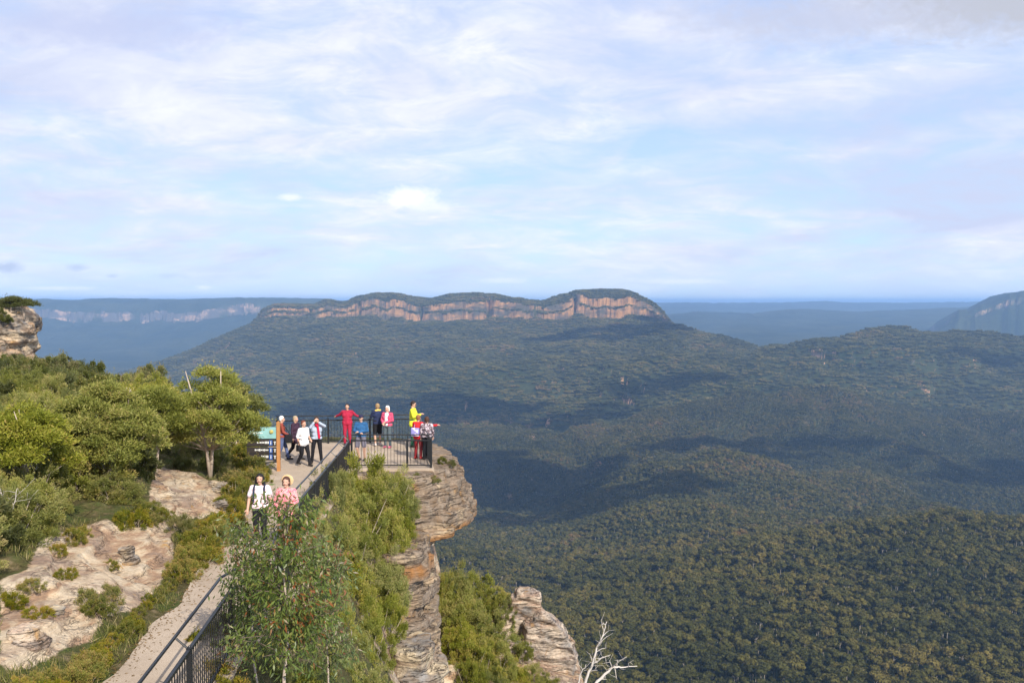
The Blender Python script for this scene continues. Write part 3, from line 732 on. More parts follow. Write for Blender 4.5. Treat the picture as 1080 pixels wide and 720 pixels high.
# ground litter grass as stuff: short blades over soil
rng=np.random.default_rng(77)
n=70000; yy=rng.uniform(11,40,n); xx=-4.5-rng.uniform(0,1,n)*(yy*.53-2.5); 
ok=(xx<path_l(yy)-.02)&(~inpoly(xx,yy,rock_poly)); xx=xx[ok];yy=yy[ok]
dn=n2(xx*.9,yy*.9,4)>-.25; xx=xx[dn];yy=yy[dn]
c=np.stack([xx,yy,ground(xx,yy)],1); d=rng.normal(size=c.shape)*.45+np.array([0,0,1.])
V,Fs,T=leaves(c,d,rng.uniform(.06,.22,len(c)),rng.uniform(.008,.014,len(c)),rng,rng.uniform(0,1,len(c)))
tag(obj('grass',mkmesh('grass',V,Fs,[M['grass']],T)),'dry and green grass between the shrubs','grass',kind='stuff')

n=2600; yy=rng.uniform(11,36,n); e=rng.random(n)<.7
xx=np.where(e,path_l(yy)+rng.exponential(.16,n),fence_x(yy)+.15-rng.exponential(.12,n)); ok=(xx>path_l(yy)-.1)&(xx<fence_x(yy)+.2); xx=xx[ok];yy=yy[ok]
zz=np.where(yy>34.3,DZ+.006,base_z(yy)+.043)
V,Fs,T=leaves(np.stack([xx,yy,zz],1),np.stack([rng.normal(size=len(xx)),rng.normal(size=len(xx)),rng.uniform(-.02,.25,len(xx))],1),rng.uniform(.03,.08,len(xx)),rng.uniform(.01,.02,len(xx)),rng,rng.uniform(.3,1,len(xx)))
M['litter']=leaf_mat('dry_leaves',[(0,(.10,.06,.03)),(.5,(.19,.11,.05)),(1,(.30,.2,.11))],rnd=.1)
tag(obj('leaf_litter',mkmesh('leaf_litter',V,Fs,[M['litter']],T)),'dry fallen leaves along the edges of the path','leaf litter',kind='stuff')

# ------------------------------------------------------------------ trees near
def mallee(name,label,base,top,rad,seed,npad,nl,stems,L=.085,W=.028,padr=.42,mat='leaf_olive',open_=.2,flat=.6,bend=.3,group=None):
    rng=np.random.default_rng(seed); base=Vector(base); Ht=top-base.z
    t=thing(name,label,'tree',base,0,group)
    trunk=MB(); pads=[]; brs=MB(); zc=Ht*(1-open_*.5-.14); rz=Ht*(open_*.5+.08)
    for s in range(stems):
        a=rng.uniform(0,6.28); lean=rng.uniform(.2,.55)*rad
        tp=[Vector((0,0,-.2)),Vector((math.cos(a)*lean*.15,math.sin(a)*lean*.15,Ht*.2)),Vector((math.cos(a+.3)*lean*.5,math.sin(a+.3)*lean*.5,Ht*.45)),Vector((math.cos(a)*lean*.8,math.sin(a)*lean*.8,Ht*.68)),Vector((math.cos(a-.2)*lean,math.sin(a-.2)*lean,Ht*.85))]
        r0=.020*Ht/stems**.35
        trunk.tube(tp,[r0,r0*.85,r0*.7,r0*.45,r0*.2],7)
        for k in range(npad//stems):
            g=rng.normal(size=3); g/=np.linalg.norm(g); g[2]=abs(g[2])*1.3-.45; q=rng.uniform(.45,1)**.7
            p=Vector((g[0]*(rad-padr*.5)*q,g[1]*(rad-padr*.5)*q,zc+g[2]*rz*q-padr*.2))
            f=min(3.,max(1.,(p.z/Ht-.25)/.22)); i0=min(2,int(f)); st_=tp[i0].lerp(tp[i0+1],f-i0)
            mid=st_.lerp(p,.5)+Vector(rng.normal(size=3))*.08*rad
            if k%2==0: brs.tube([st_,mid,p],[r0*.34,r0*.2,r0*.08],5)
            pads.append(p)
    obj('trunk',trunk.mesh('trunk',[M['bark']],True),t); obj('branch',brs.mesh('branch',[M['bark']],True),t)
    pads=np.array([tuple(p) for p in pads]); k=rng.integers(0,len(pads),nl)
    g=rng.normal(size=(nl,3)); g/=np.linalg.norm(g,axis=1)[:,None]; rad_=rng.uniform(.25,1,nl)**.5; rad_=np.where(rng.random(nl)<.16,rad_*rng.uniform(1.,1.55,nl),rad_)
    pr=padr*rng.uniform(.7,1.3,len(pads))[k]
    off=g*(rad_*pr)[:,None]*np.array([1,1,flat]); off[:,2]=np.abs(off[:,2])*1.2-.15*padr
    pos=pads[k]+off*(1+.35*fbm3(g[:,0]*3+k,g[:,1]*3,g[:,2]*3,2,seed)[:,None])
    d=g*.8+rng.normal(size=(nl,3))*.5+np.array([0,0,.35])
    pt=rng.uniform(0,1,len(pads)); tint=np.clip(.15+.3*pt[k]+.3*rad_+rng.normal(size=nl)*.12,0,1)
    V,Fs,T=leaves(pos,d,L*rng.uniform(.7,1.3,nl),W*rng.uniform(.7,1.3,nl),rng,tint)
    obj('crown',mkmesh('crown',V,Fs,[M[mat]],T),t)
    return t
def mallee_px(name,label,bx,by,Y,pytop,wpx,seed,npad,nl,stems,**k):
    x,_,zb=P(bx,by,Y); _,_,zt=P(bx,pytop,Y); g=float(ground(x,Y)); 
    return mallee(name,label,(x,Y,min(zb,g+.1)),zt,wpx/2/F*Y,seed,npad,nl,stems,**k)
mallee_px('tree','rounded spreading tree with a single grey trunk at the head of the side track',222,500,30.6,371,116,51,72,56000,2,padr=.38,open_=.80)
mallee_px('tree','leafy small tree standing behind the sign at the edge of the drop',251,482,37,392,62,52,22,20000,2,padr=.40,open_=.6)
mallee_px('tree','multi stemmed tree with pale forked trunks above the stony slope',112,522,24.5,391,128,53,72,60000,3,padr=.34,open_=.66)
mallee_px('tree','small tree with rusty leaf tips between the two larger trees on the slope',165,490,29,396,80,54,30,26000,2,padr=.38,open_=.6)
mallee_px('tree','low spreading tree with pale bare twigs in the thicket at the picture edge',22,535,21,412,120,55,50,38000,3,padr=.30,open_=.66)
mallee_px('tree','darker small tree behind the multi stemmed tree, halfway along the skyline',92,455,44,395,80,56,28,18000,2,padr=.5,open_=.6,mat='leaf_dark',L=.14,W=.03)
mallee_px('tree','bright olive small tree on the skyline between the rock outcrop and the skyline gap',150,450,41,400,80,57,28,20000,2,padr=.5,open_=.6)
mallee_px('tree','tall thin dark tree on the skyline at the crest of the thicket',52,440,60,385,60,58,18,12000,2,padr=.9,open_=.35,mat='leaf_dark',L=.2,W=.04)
for i,(px,py) in enumerate([(12,318),(25,321),(2,324)]):
    Yk=130; x,_,zt=P(px,py,Yk); mallee('tree','small windblown tree on the top of the orange rock outcrop',(x,Yk,-2.2),zt+.8,1.6,80+i,10,5000,2,padr=.7,L=.25,W=.07,mat='leaf_dark',group='trees on the rock outcrop')

# bare pale stems standing in the left thicket (dead shrubs)
def dead_tree(name,label,base,pts,group=None,cat='dead tree',seed=1,scale=1.):
    t=thing(name,label,cat,base,0,group); rnd=random.Random(seed); 
    first=True
    for limb,(path,r0) in enumerate(pts):
        b=MB(); n=len(path); path=[Vector(p)-Vector(base) for p in path]
        fine=[]
        for i in range(n-1):
            for q in range(4): fine.append(path[i].lerp(path[i+1],q/4)+Vector((rnd.gauss(0,1),rnd.gauss(0,1),rnd.gauss(0,1)))*.012*scale)
        fine.append(path[-1])
        b.tube(fine,[r0*(1-.85*i/(len(fine)-1))+.003*scale for i in range(len(fine))],7)
        for i in range(3,len(fine)-1):
            if rnd.random()<.8:
                d=(fine[i]-fine[i-1]).normalized(); s=Vector((rnd.gauss(0,1),rnd.gauss(0,1)*.6,rnd.gauss(.4,.7))).normalized()
                L=rnd.uniform(.15,.5)*scale; e=fine[i]+(d*.6+s).normalized()*L; m=(fine[i]+e)/2+Vector((rnd.gauss(0,.03),0,rnd.gauss(.02,.03)))*scale
                b.tube([fine[i],m,e],[r0*.3,r0*.2,.003*scale],5)
                for q in range(2):
                    e2=m.lerp(e,.3+.4*q)+Vector((rnd.gauss(0,.1),rnd.gauss(0,.06),rnd.gauss(.06,.08)))*scale*1.4
                    b.tube([m.lerp(e,.3+.4*q),e2],[r0*.12,.0025*scale],4)
        obj('trunk' if first else 'branch',b.mesh('branch',[M['deadwood']],True),t); first=False
YD=33.
def pd(px,py,dy=0): return P(px,py,YD+dy)
dead_tree('dead_tree','bare bleached dead tree reaching up beyond the pale outcrop above the valley',pd(612,740),[([pd(612,740),pd(618,715),pd(625,700),pd(629,683),pd(637,668),pd(640,655)],.055),([pd(616,735),pd(630,718,.2),pd(646,703,.3),pd(655,703,.4),pd(672,702,.5)],.06),([pd(625,700),pd(634,694),pd(644,690)],.025),([pd(646,703,.3),pd(652,697),pd(661,692)],.02),([pd(606,735),pd(612,712),pd(618,700)],.03)],seed=3)
for i,(px,py,h) in enumerate([(30,500,60),(58,478,40),(8,540,50),(130,460,36)]):
    x,y,z=hit(px,py+30); y-=.5
    b_=P(px,py+30,y); dead_tree('dead_shrub','thin bare pale shrub sticking out of the olive thicket',b_,[([b_,P(px-3,py,y),P(px-8,py-h*.5,y)],.02),([P(px-1,py+10,y),P(px+8,py-8,y),P(px+10,py-h*.5,y)],.014)],'bare shrubs in the thicket','dead shrub',seed=20+i,scale=.8)

# foreground gum sapling with red and pale leaves
def gum(name,label,base,ztop,rad,seed,nb,nl,tshare=(.66,.2),r0=.035,lean=(0,0),mixw=None):
    rng=np.random.default_rng(seed); base=Vector(base); H=ztop-base.z
    t=thing(name,label,'tree',base)
    tr=MB(); n=9; tp=[Vector((lean[0]*(i/n)**1.3+.03*math.sin(i*1.7+seed),lean[1]*i/n+.03*math.cos(i*2.1),-.3+(H+.3)*i/n)) for i in range(n+1)]
    tr.tube(tp,[r0*(1-.8*i/n) for i in range(n+1)],8); obj('trunk',tr.mesh('trunk',[M['bark']],True),t)
    C=[];D=[];T=[]; br=MB()
    for k in range(nb):
        f=rng.uniform(.42,1)**.85; i=min(int(f*n),n-1); p=tp[i].lerp(tp[i+1],f*n-i)
        a=rng.uniform(0,6.28); L=rad*(1.15-f*.75)*rng.uniform(.6,1.15); el=rng.uniform(.25,.8)
        e=p+Vector((math.cos(a)*L,math.sin(a)*L,L*el)); m=p.lerp(e,.5)+Vector((0,0,.08*L))
        br.tube([p,m,e],[.012*(1.2-f)+.003,.008,.003],5)
        bt=rng.uniform(0,1); w=nl//nb
        ss=rng.uniform(.2,1.05,w)
        q=np.array([tuple(p.lerp(m,min(1,s*2)) if s<.5 else m.lerp(e,(s-.5)*2)) for s in ss])+rng.normal(size=(w,3))*.11
        C.append(q); dd=rng.normal(size=(w,3))*.6+np.array([math.cos(a)*.4,math.sin(a)*.4,-.75]); D.append(dd)
        ty=rng.uniform(0,1,w); redb=.40 if bt<.16 else .01; paleb=.22 if .2<bt<.26 else .01
        tt=np.where(ty<redb,rng.uniform(.73,.86,w),np.where(ty<redb+paleb,rng.uniform(.9,1,w),rng.uniform(0,.66,w)))
        T.append(tt)
    obj('branch',br.mesh('branch',[M['bark_dark']],True),t)
    C=np.concatenate(C);D=np.concatenate(D);T=np.concatenate(T);nn=len(C)
    V,Fs,TT=leaves(C,D,rng.uniform(.06,.12,nn),rng.uniform(.018,.032,nn),rng,T)
    obj('crown',mkmesh('crown',V,Fs,[M['leaf_gum']],TT),t); return t
x,_,z=P(300,720,13.2); gum('gum_sapling','young gum tree with drooping green leaves and red tips rising in front of the railing',(x,13.2,-6.6),P(300,540,13.2)[2],1.0,5,70,5600,lean=(.05,0))
x,_,z=P(262,720,14.2); gum('gum_sapling','slimmer gum sapling with pale leaf tips leaning over the railing beside the path',(x+.15,14.2,-6.6),P(262,562,14.2)[2],.62,9,40,3600,r0=.022,lean=(-.15,0))
x,_,z=P(345,720,15.2); gum('gum_sapling','leafy gum sapling with reddish shoots in front of the olive bushes',(x,15.2,-7.4),P(345,572,15.2)[2],.8,13,40,3600,r0=.022)

# ------------------------------------------------------------------ forest
def crown_mesh(name,seed,nblob,nleaf,size,mat,h=11.,w=6.,trunk=True,leafsz=1.1):
    rng=np.random.default_rng(seed)
    C=[]
    for i in range(nblob):
        a=rng.uniform(0,6.28); r=w*.62*math.sqrt(rng.uniform(0,1)); C.append((r*math.cos(a),r*math.sin(a),h*(.72+.22*rng.uniform()-.25*(r/w)**2)))
    C=np.array(C); k=rng.integers(0,nblob,nleaf); g=rng.normal(size=(nleaf,3)); g/=np.linalg.norm(g,axis=1)[:,None]
    br=w*.40*rng.uniform(.7,1.25,nblob)[k]; pos=C[k]+g*br[:,None]*rng.uniform(.75,1,nleaf)[:,None]*np.array([1,1,.75])
    t1=np.cross(g,rng.normal(size=(nleaf,3))); t1/=np.linalg.norm(t1,axis=1)[:,None]; t2=np.cross(g,t1)
    g2=rng.normal(size=(nleaf,3))*.35
    s=(leafsz*rng.uniform(.6,1.4,nleaf))[:,None]
    V=np.stack([pos-t1*s,pos-t2*s*.8+g2*s,pos+t1*s,pos+t2*s*.8-g2*s],1).reshape(-1,3)
    Fs=np.arange(4*nleaf).reshape(-1,4); T=np.repeat(np.clip(.5+.5*(rng.uniform(-1,1,nblob)[k])*.6+rng.normal(size=nleaf)*.2,0,1),4)
    mi=np.zeros(nleaf,int)
    if trunk:
        b=MB(); b.tube([(0,0,-2),(rng.normal()*.3,rng.normal()*.3,h*.4),(0,0,h*.8)],[.35,.28,.1],5)
        for i in range(3): c=C[rng.integers(0,nblob)]; b.tube([(0,0,h*.45),tuple(c)],[.18,.06],4)
        tv=np.array([tuple(v) for v in b.v]); tf=np.array([f for f in b.f if len(f)==4]); 
        mi=np.concatenate([mi,np.ones(len(tf),int)]); Fs=np.concatenate([Fs,tf+len(V)]); V=np.concatenate([V,tv]); T=np.concatenate([T,np.full(len(tv),.5)])
    return mkmesh(name,V,Fs,[mat,M['forest_bark']],T,mi=mi)
def blob_mesh(name,seed,n,spread,r,mat,hz=8):
    rng=np.random.default_rng(seed); b=MB(); T=[]
    for i in range(n):
        a=rng.uniform(0,6.28); q=spread*math.sqrt(rng.uniform()); rr=r*rng.uniform(.7,1.25); v0=len(b.v)
        b.ell((q*math.cos(a),q*math.sin(a),hz*rng.uniform(.6,1.1)),(rr,rr,rr*.8),0,7,5)
        T+=[rng.uniform()]*(len(b.v)-v0)
    V=np.array([tuple(v) for v in b.v]); V+=rng.normal(size=V.shape)*r*.16
    b.v=[tuple(v) for v in V]; me=b.mesh(name,[mat]); at=me.attributes.new('tint','FLOAT','POINT'); at.data.foreach_set('value',np.array(T,dtype=np.float32)); return me
def scatter(name,protos,pts,scl,label):
    col=bpy.data.collections.new(name+'_kinds')
    for i,me in enumerate(protos):
        o=bpy.data.objects.new('forest_tree_kind',me); col.objects.link(o)
    me=bpy.data.meshes.new(name); me.vertices.add(len(pts)); me.vertices.foreach_set('co',np.asarray(pts,dtype=np.float32).ravel())
    rng=np.random.default_rng(len(pts))
    a=me.attributes.new('scl','FLOAT','POINT'); a.data.foreach_set('value',np.asarray(scl,dtype=np.float32))
    a=me.attributes.new('rotz','FLOAT','POINT'); a.data.foreach_set('value',rng.uniform(0,6.28,len(pts)).astype(np.float32))
    a=me.attributes.new('pick','INT','POINT'); a.data.foreach_set('value',rng.integers(0,len(protos),len(pts)).astype(np.int32))
    o=obj(name,me); tag(o,label,'forest',kind='stuff')
    g=bpy.data.node_groups.new(name,'GeometryNodeTree')
    g.interface.new_socket('Geometry',in_out='INPUT',socket_type='NodeSocketGeometry'); g.interface.new_socket('Geometry',in_out='OUTPUT',socket_type='NodeSocketGeometry')
    gi=g.nodes.new('NodeGroupInput'); go=g.nodes.new('NodeGroupOutput')
    ip=g.nodes.new('GeometryNodeInstanceOnPoints'); ci=g.nodes.new('GeometryNodeCollectionInfo')
    ci.inputs['Collection'].default_value=col; ci.inputs['Separate Children'].default_value=True; ci.inputs['Reset Children'].default_value=True
    ip.inputs['Pick Instance'].default_value=True
    def na(n,ty):
        q=g.nodes.new('GeometryNodeInputNamedAttribute'); q.data_type=ty; q.inputs[0].default_value=n; return q.outputs[0]
    cx=g.nodes.new('ShaderNodeCombineXYZ'); g.links.new(na('rotz','FLOAT'),cx.inputs[2])
    g.links.new(gi.outputs[0],ip.inputs['Points']); g.links.new(ci.outputs[0],ip.inputs['Instance'])
    g.links.new(na('pick','INT'),ip.inputs['Instance Index']); g.links.new(cx.outputs[0],ip.inputs['Rotation']); g.links.new(na('scl','FLOAT'),ip.inputs['Scale'])
    g.links.new(ip.outputs[0],go.inputs[0])
    md=o.modifiers.new('trees','NODES'); md.node_group=g
    return o
near_p=[crown_mesh('forest_tree',200+i,8+i%5,620,1,M['forest_near'],h=14+3*(i%3),w=5.8+1.1*(i%4),leafsz=.8) for i in range(7)]
mid_p=[crown_mesh('forest_tree',300+i,7,150,1,M['forest'],h=12,w=6,leafsz=1.35) for i in range(5)]
far_p=[blob_mesh('forest_clump',400+i,12,17,4.8,M['forest']) for i in range(5)]
def cand(y0,y1,sp,seed,margin=.62):
    rng=np.random.default_rng(seed); ys=[];xs=[]
    y=np.arange(y0,y1,sp)
    A=[];B=[]
    for q in y:
        x=np.arange(-q*margin,q*margin,sp); A.append(x+rng.uniform(-.45,.45,len(x))*sp); B.append(np.full(len(x),q)+rng.uniform(-.45,.45,len(x))*sp)
    return np.concatenate(A),np.concatenate(B),rng
def hiddenleft(x,y): # behind the headland: keep only what can be seen (with a margin)
    u=x/y*F+540; return (u<330)&(y<3200)|(u<400)&(y<2200)
x,y,rng=cand(620,1950,9.6,1); z=farz(x,y)
u=x/y*F+540; v=318-z/y*F
keep=~((u<430))&(u<1290)&((rng.random(len(x))>.10)|(n2(x/40,y/60,5)<.1))
x,y,z,u,v=x[keep],y[keep],z[keep],u[keep],v[keep]
# the nearest ones in view are individuals
inv=(u>575)&(u<1085)&(v<735)&(v>600); d=np.where(inv,y,1e9); order=np.argsort(d)[:270]
ind=np.zeros(len(x),bool); ind[order]=True
for i in np.where(ind)[0]:
    o=obj('eucalyptus_tree',near_p[rs.randrange(7)],None,(x[i],y[i],z[i]),rs.uniform(0,6.28),sc=rs.choice((.5,.6,.7,.8,.9,1.,1.15,1.35)))
    tag(o,'olive green eucalyptus tree of the valley forest far below the cliffs','tree','eucalyptus trees in the nearest part of the valley forest')
r=~ind; scatter('forest',near_p,np.stack([x[r],y[r],z[r]],1),rng.uniform(.45,1.,r.sum())**1.3*1.35,'dense eucalyptus forest filling the nearer valley')
x,y,rng=cand(1950,4400,10.5,2); u=x/y*F+540; keep=(u>300)&(u<1290); x,y=x[keep],y[keep]
scatter('forest',mid_p,np.stack([x,y,farz(x,y)],1),rng.uniform(.45,1.,len(x))**1.3*1.4,'dark eucalyptus forest over the middle valley and its ridges')
x,y,rng=cand(4400,8000,30,3); z=farz(x,y); z2=farz(x,y+25); keep=(np.abs(z2-z)<17); x,y,z=x[keep],y[keep],z[keep]
scatter('forest',far_p,np.stack([x,y,z],1),rng.uniform(.6,1.15,len(x)),'forest covering the slopes of the cliff topped mountain')

# ------------------------------------------------------------------ fences
def fence(label,pts,posts_t,handoff,picket=.115,inward=1,end_post=True):
    """pts: polyline of base points; posts at given parameters (list of (x,y,z) base points)"""
    t=thing('fence',label,'fence',pts[0])
    L=lambda p:Vector(p)-Vector(pts[0])
    up=Vector((0,0,1))
    for a,bq in zip(posts_t[:-1],posts_t[1:]):
        A=L(a);B=L(bq); d=(B-A); n=int(d.length/picket)
        m=MB(); dn=d.normalized()
        for k in range(1,n):
            p=A+d*(k/n); m.bar(p+up*.1,p+up*.96,.013,.013,up=(0,1,0) if abs(dn.y)<.5 else (1,0,0))
        m.build('picket_panel',M['black'],t)
        m=MB(); m.bar(A+up*.97,B+up*.97,.045,.045); m.build('top_rail',M['black'],t)
        m=MB(); m.bar(A+up*.09,B+up*.09,.04,.04); m.build('bottom_rail',M['black'],t)
        side=up.cross(dn)*handoff
        m=MB(); m.cap(A+up*1.16+side,B+up*1.16+side,.022,.022,8); m.build('handrail',M['black'],t,smooth=True)
    for i,p in enumerate(posts_t):
        A=L(p); q=L(posts_t[min(i+1,len(posts_t)-1)])-L(posts_t[max(i-1,0)]); side=up.cross(q.normalized())*handoff
        m=MB(); m.bar(A-up*.15,A+up*1.0,.065,.065,up=(0,1,0)); m.cap(A+up*1.0,A+up*1.01,.034,.02,8); m.build('post',M['black'],t)
        m=MB(); m.tube([A+up*.97,A+up*1.06+side*.6,A+up*1.12+side],[.014,.014,.014],6); m.build('bracket',M['black'],t)
def fpt(y): return (float(fence_x(y)),y,float(base_z(y))+.03)
ys=[5.0,7.4,9.8,12.3,15.0,16.9,20.2,22.8,25.4,28.0,30.6,32.9,34.55]
fence('long black picket railing with a round handrail along the outer edge of the path',[fpt(ys[0])],[fpt(y) for y in ys],.16)
c0=(-5.74,34.62,DZ); c1=(-3.70,34.62,DZ); c2=(-2.86,34.62,DZ)
fence('short black picket railing along the near side of the lookout, above the bushes',[c0],[(-5.66,34.62,DZ),c1,c2],.10)
c3=(-3.86,41.05,DZ); 
fence('black picket railing down the cliff side of the lookout',[c2],[(c2[0],c2[1]+.1,DZ),(-3.2,36.75,DZ),(-3.53,38.9,DZ),(c3[0]+.02,c3[1]-.1,DZ)],-.10*-1)
fence('long black picket railing across the back of the lookout against the valley',[c3],[c3,(-5.9,40.8,DZ),(-7.6,40.6,DZ),(-9.65,40.35,DZ)],.10)

# ------------------------------------------------------------------ sign
SY=34.0
px0=P(294,497,SY); SX=px0[0]
gz=float(ground(SX,SY))
t=thing('sign','slanting information sign with teal heading and dark rows on a brown timber post','sign',(SX,SY,-5.9))
b=MB(); b.box((0,0,.87),(.055,.055,.87)); b.cap((0,0,1.74),(0,0,1.745),.05,.03,8); b.build('post',M['post'],t)
M['teal']=simple('sign_teal',(.24,.44,.43),.5,.4,var=.35,scale=3); M['brown']=simple('sign_brown',(.035,.028,.025),.5,.4,var=.2)
M['white']=simple('sign_white',(.75,.75,.72),.5,.3,var=.05); M['blue']=simple('sign_blue',(.03,.09,.30),.5,.3,var=.05); M['gold']=simple('sign_gold',(.45,.38,.12),.5,.3,var=.05)
rot=Matrix.Rotation(R_(4),3,'Y')
def sb(name,cx,cz,w,hh,mat,y=0.,th=.02,parent=t):
    b=MB(); b.box(Vector((cx,y,cz)),(w/2,th,hh/2)); return b.build(name,mat,parent)
tp=sb('heading_panel',-.56,1.36,.96,.40,M['teal'])
b=MB(); 
for i,(w,xx,zz) in enumerate([(.30,-.82,1.47),(.42,-.76,1.36),(.26,-.84,1.25)]):
    k=xx-w/2
    rr=random.Random(i)
    while k<xx+w/2: 
        ww=rr.uniform(.02,.05); b.box((k+ww/2,-.024,zz),(ww/2*.8,.003,rr.choice([.018,.022,.03]))); k+=ww+.008
b.build('lettering',M['white'],tp)
b=MB(); b.cap((-.24,-.021,1.40),(-.24,-.026,1.40),.075,.07,14,hemi=1); b.build('emblem',M['gold'],tp)
for r,zc in enumerate([1.02,.76,.53]):
    pn=sb('direction_panel',-.58,zc,1.02,.21 if r else .24,M['brown'])
    b=MB(); rr=random.Random(r+9); x0=[-.74,-.82,-.60][r]; k=x0
    while k<-.36: ww=rr.uniform(.03,.055); b.box((k+ww/2,-.024,zc+.01),(ww/2*.8,.003,rr.choice([.022,.03,.04]))); k+=ww+.01
    b.build('lettering',M['white'],pn)
    b=MB(); b.box((-.26,-.023,zc),(.055,.003,.09)); b.build('symbol',M['blue'],pn)
    b=MB(); b.box((-.26,-.028,zc-.01),(.012,.002,.05)); b.box((-.26,-.028,zc+.045),(.014,.002,.014)); b.box((-.12,-.024,zc-.02),(.012,.003,.05)); b.box((-.12,-.024,zc+.03),(.035,.003,.014)); b.build('arrow',M['white'],pn)
b=MB()
for zz in (1.155,.905,.645,.42): b.box((-.57,.006,zz),(.54,.03,.012))
b.build('frame',M['black'],t)
b=MB(); b.tube([(-1.02,.02,.44),(-.98,.0,.34),(-.86,-.02,.31),(-.06,-.0,.36)],[.03,.03,.03,.03],6); b.tube([(-.84,.0,.32),(-.93,.0,.12),(-.95,.0,-.1)],[.028,.028,.028],6); b.build('support',M['black'],t,smooth=True)

# ------------------------------------------------------------------ people
M['skin']=simple('skin',(.52,.31,.22),.6,.3,var=.08)
M['eye']=simple('eye_dark',(.02,.015,.012),.3,.5); M['lip']=simple('lips',(.35,.11,.09),.5,.3)
CM={}
def cloth(name,col,pat=None):
    if name in CM: return CM[name]
    if pat:
        q=N(name); v=q.n('TexVoronoi',{'Vector':q.objc(),'Scale':pat[0]}); f=q.ramp(q.n('SeparateColor',{0:v.outputs['Color']}).outputs[0],[(.35,(0,0,0)),(.5,(1,1,1))],'CONSTANT')
        q.bsdf(q.mix(f,col,pat[1]),.85,q.bump(q.noise(q.objc(),14,4),.6,.02),.15); CM[name]=q.m
    else:
        q=N(name); f=q.rng(q.noise(q.mapv(q.objc(),(1,1,.5)),7,5,.65),.3,.7)
        q.bsdf(q.mix(f,tuple(c*.68 for c in col),tuple(min(1,c*1.15) for c in col)),.85,q.bump(q.noise(q.objc(),13,4),.7,.025),.15); CM[name]=q.m  # darker and lighter noise in the cloth colour paints in shaded folds
    return CM[name]
def hairm(name,col):
    if name not in CM: CM[name]=simple(name,col,.6,.3,var=.35,scale=40,bump=.4)
    return CM[name]
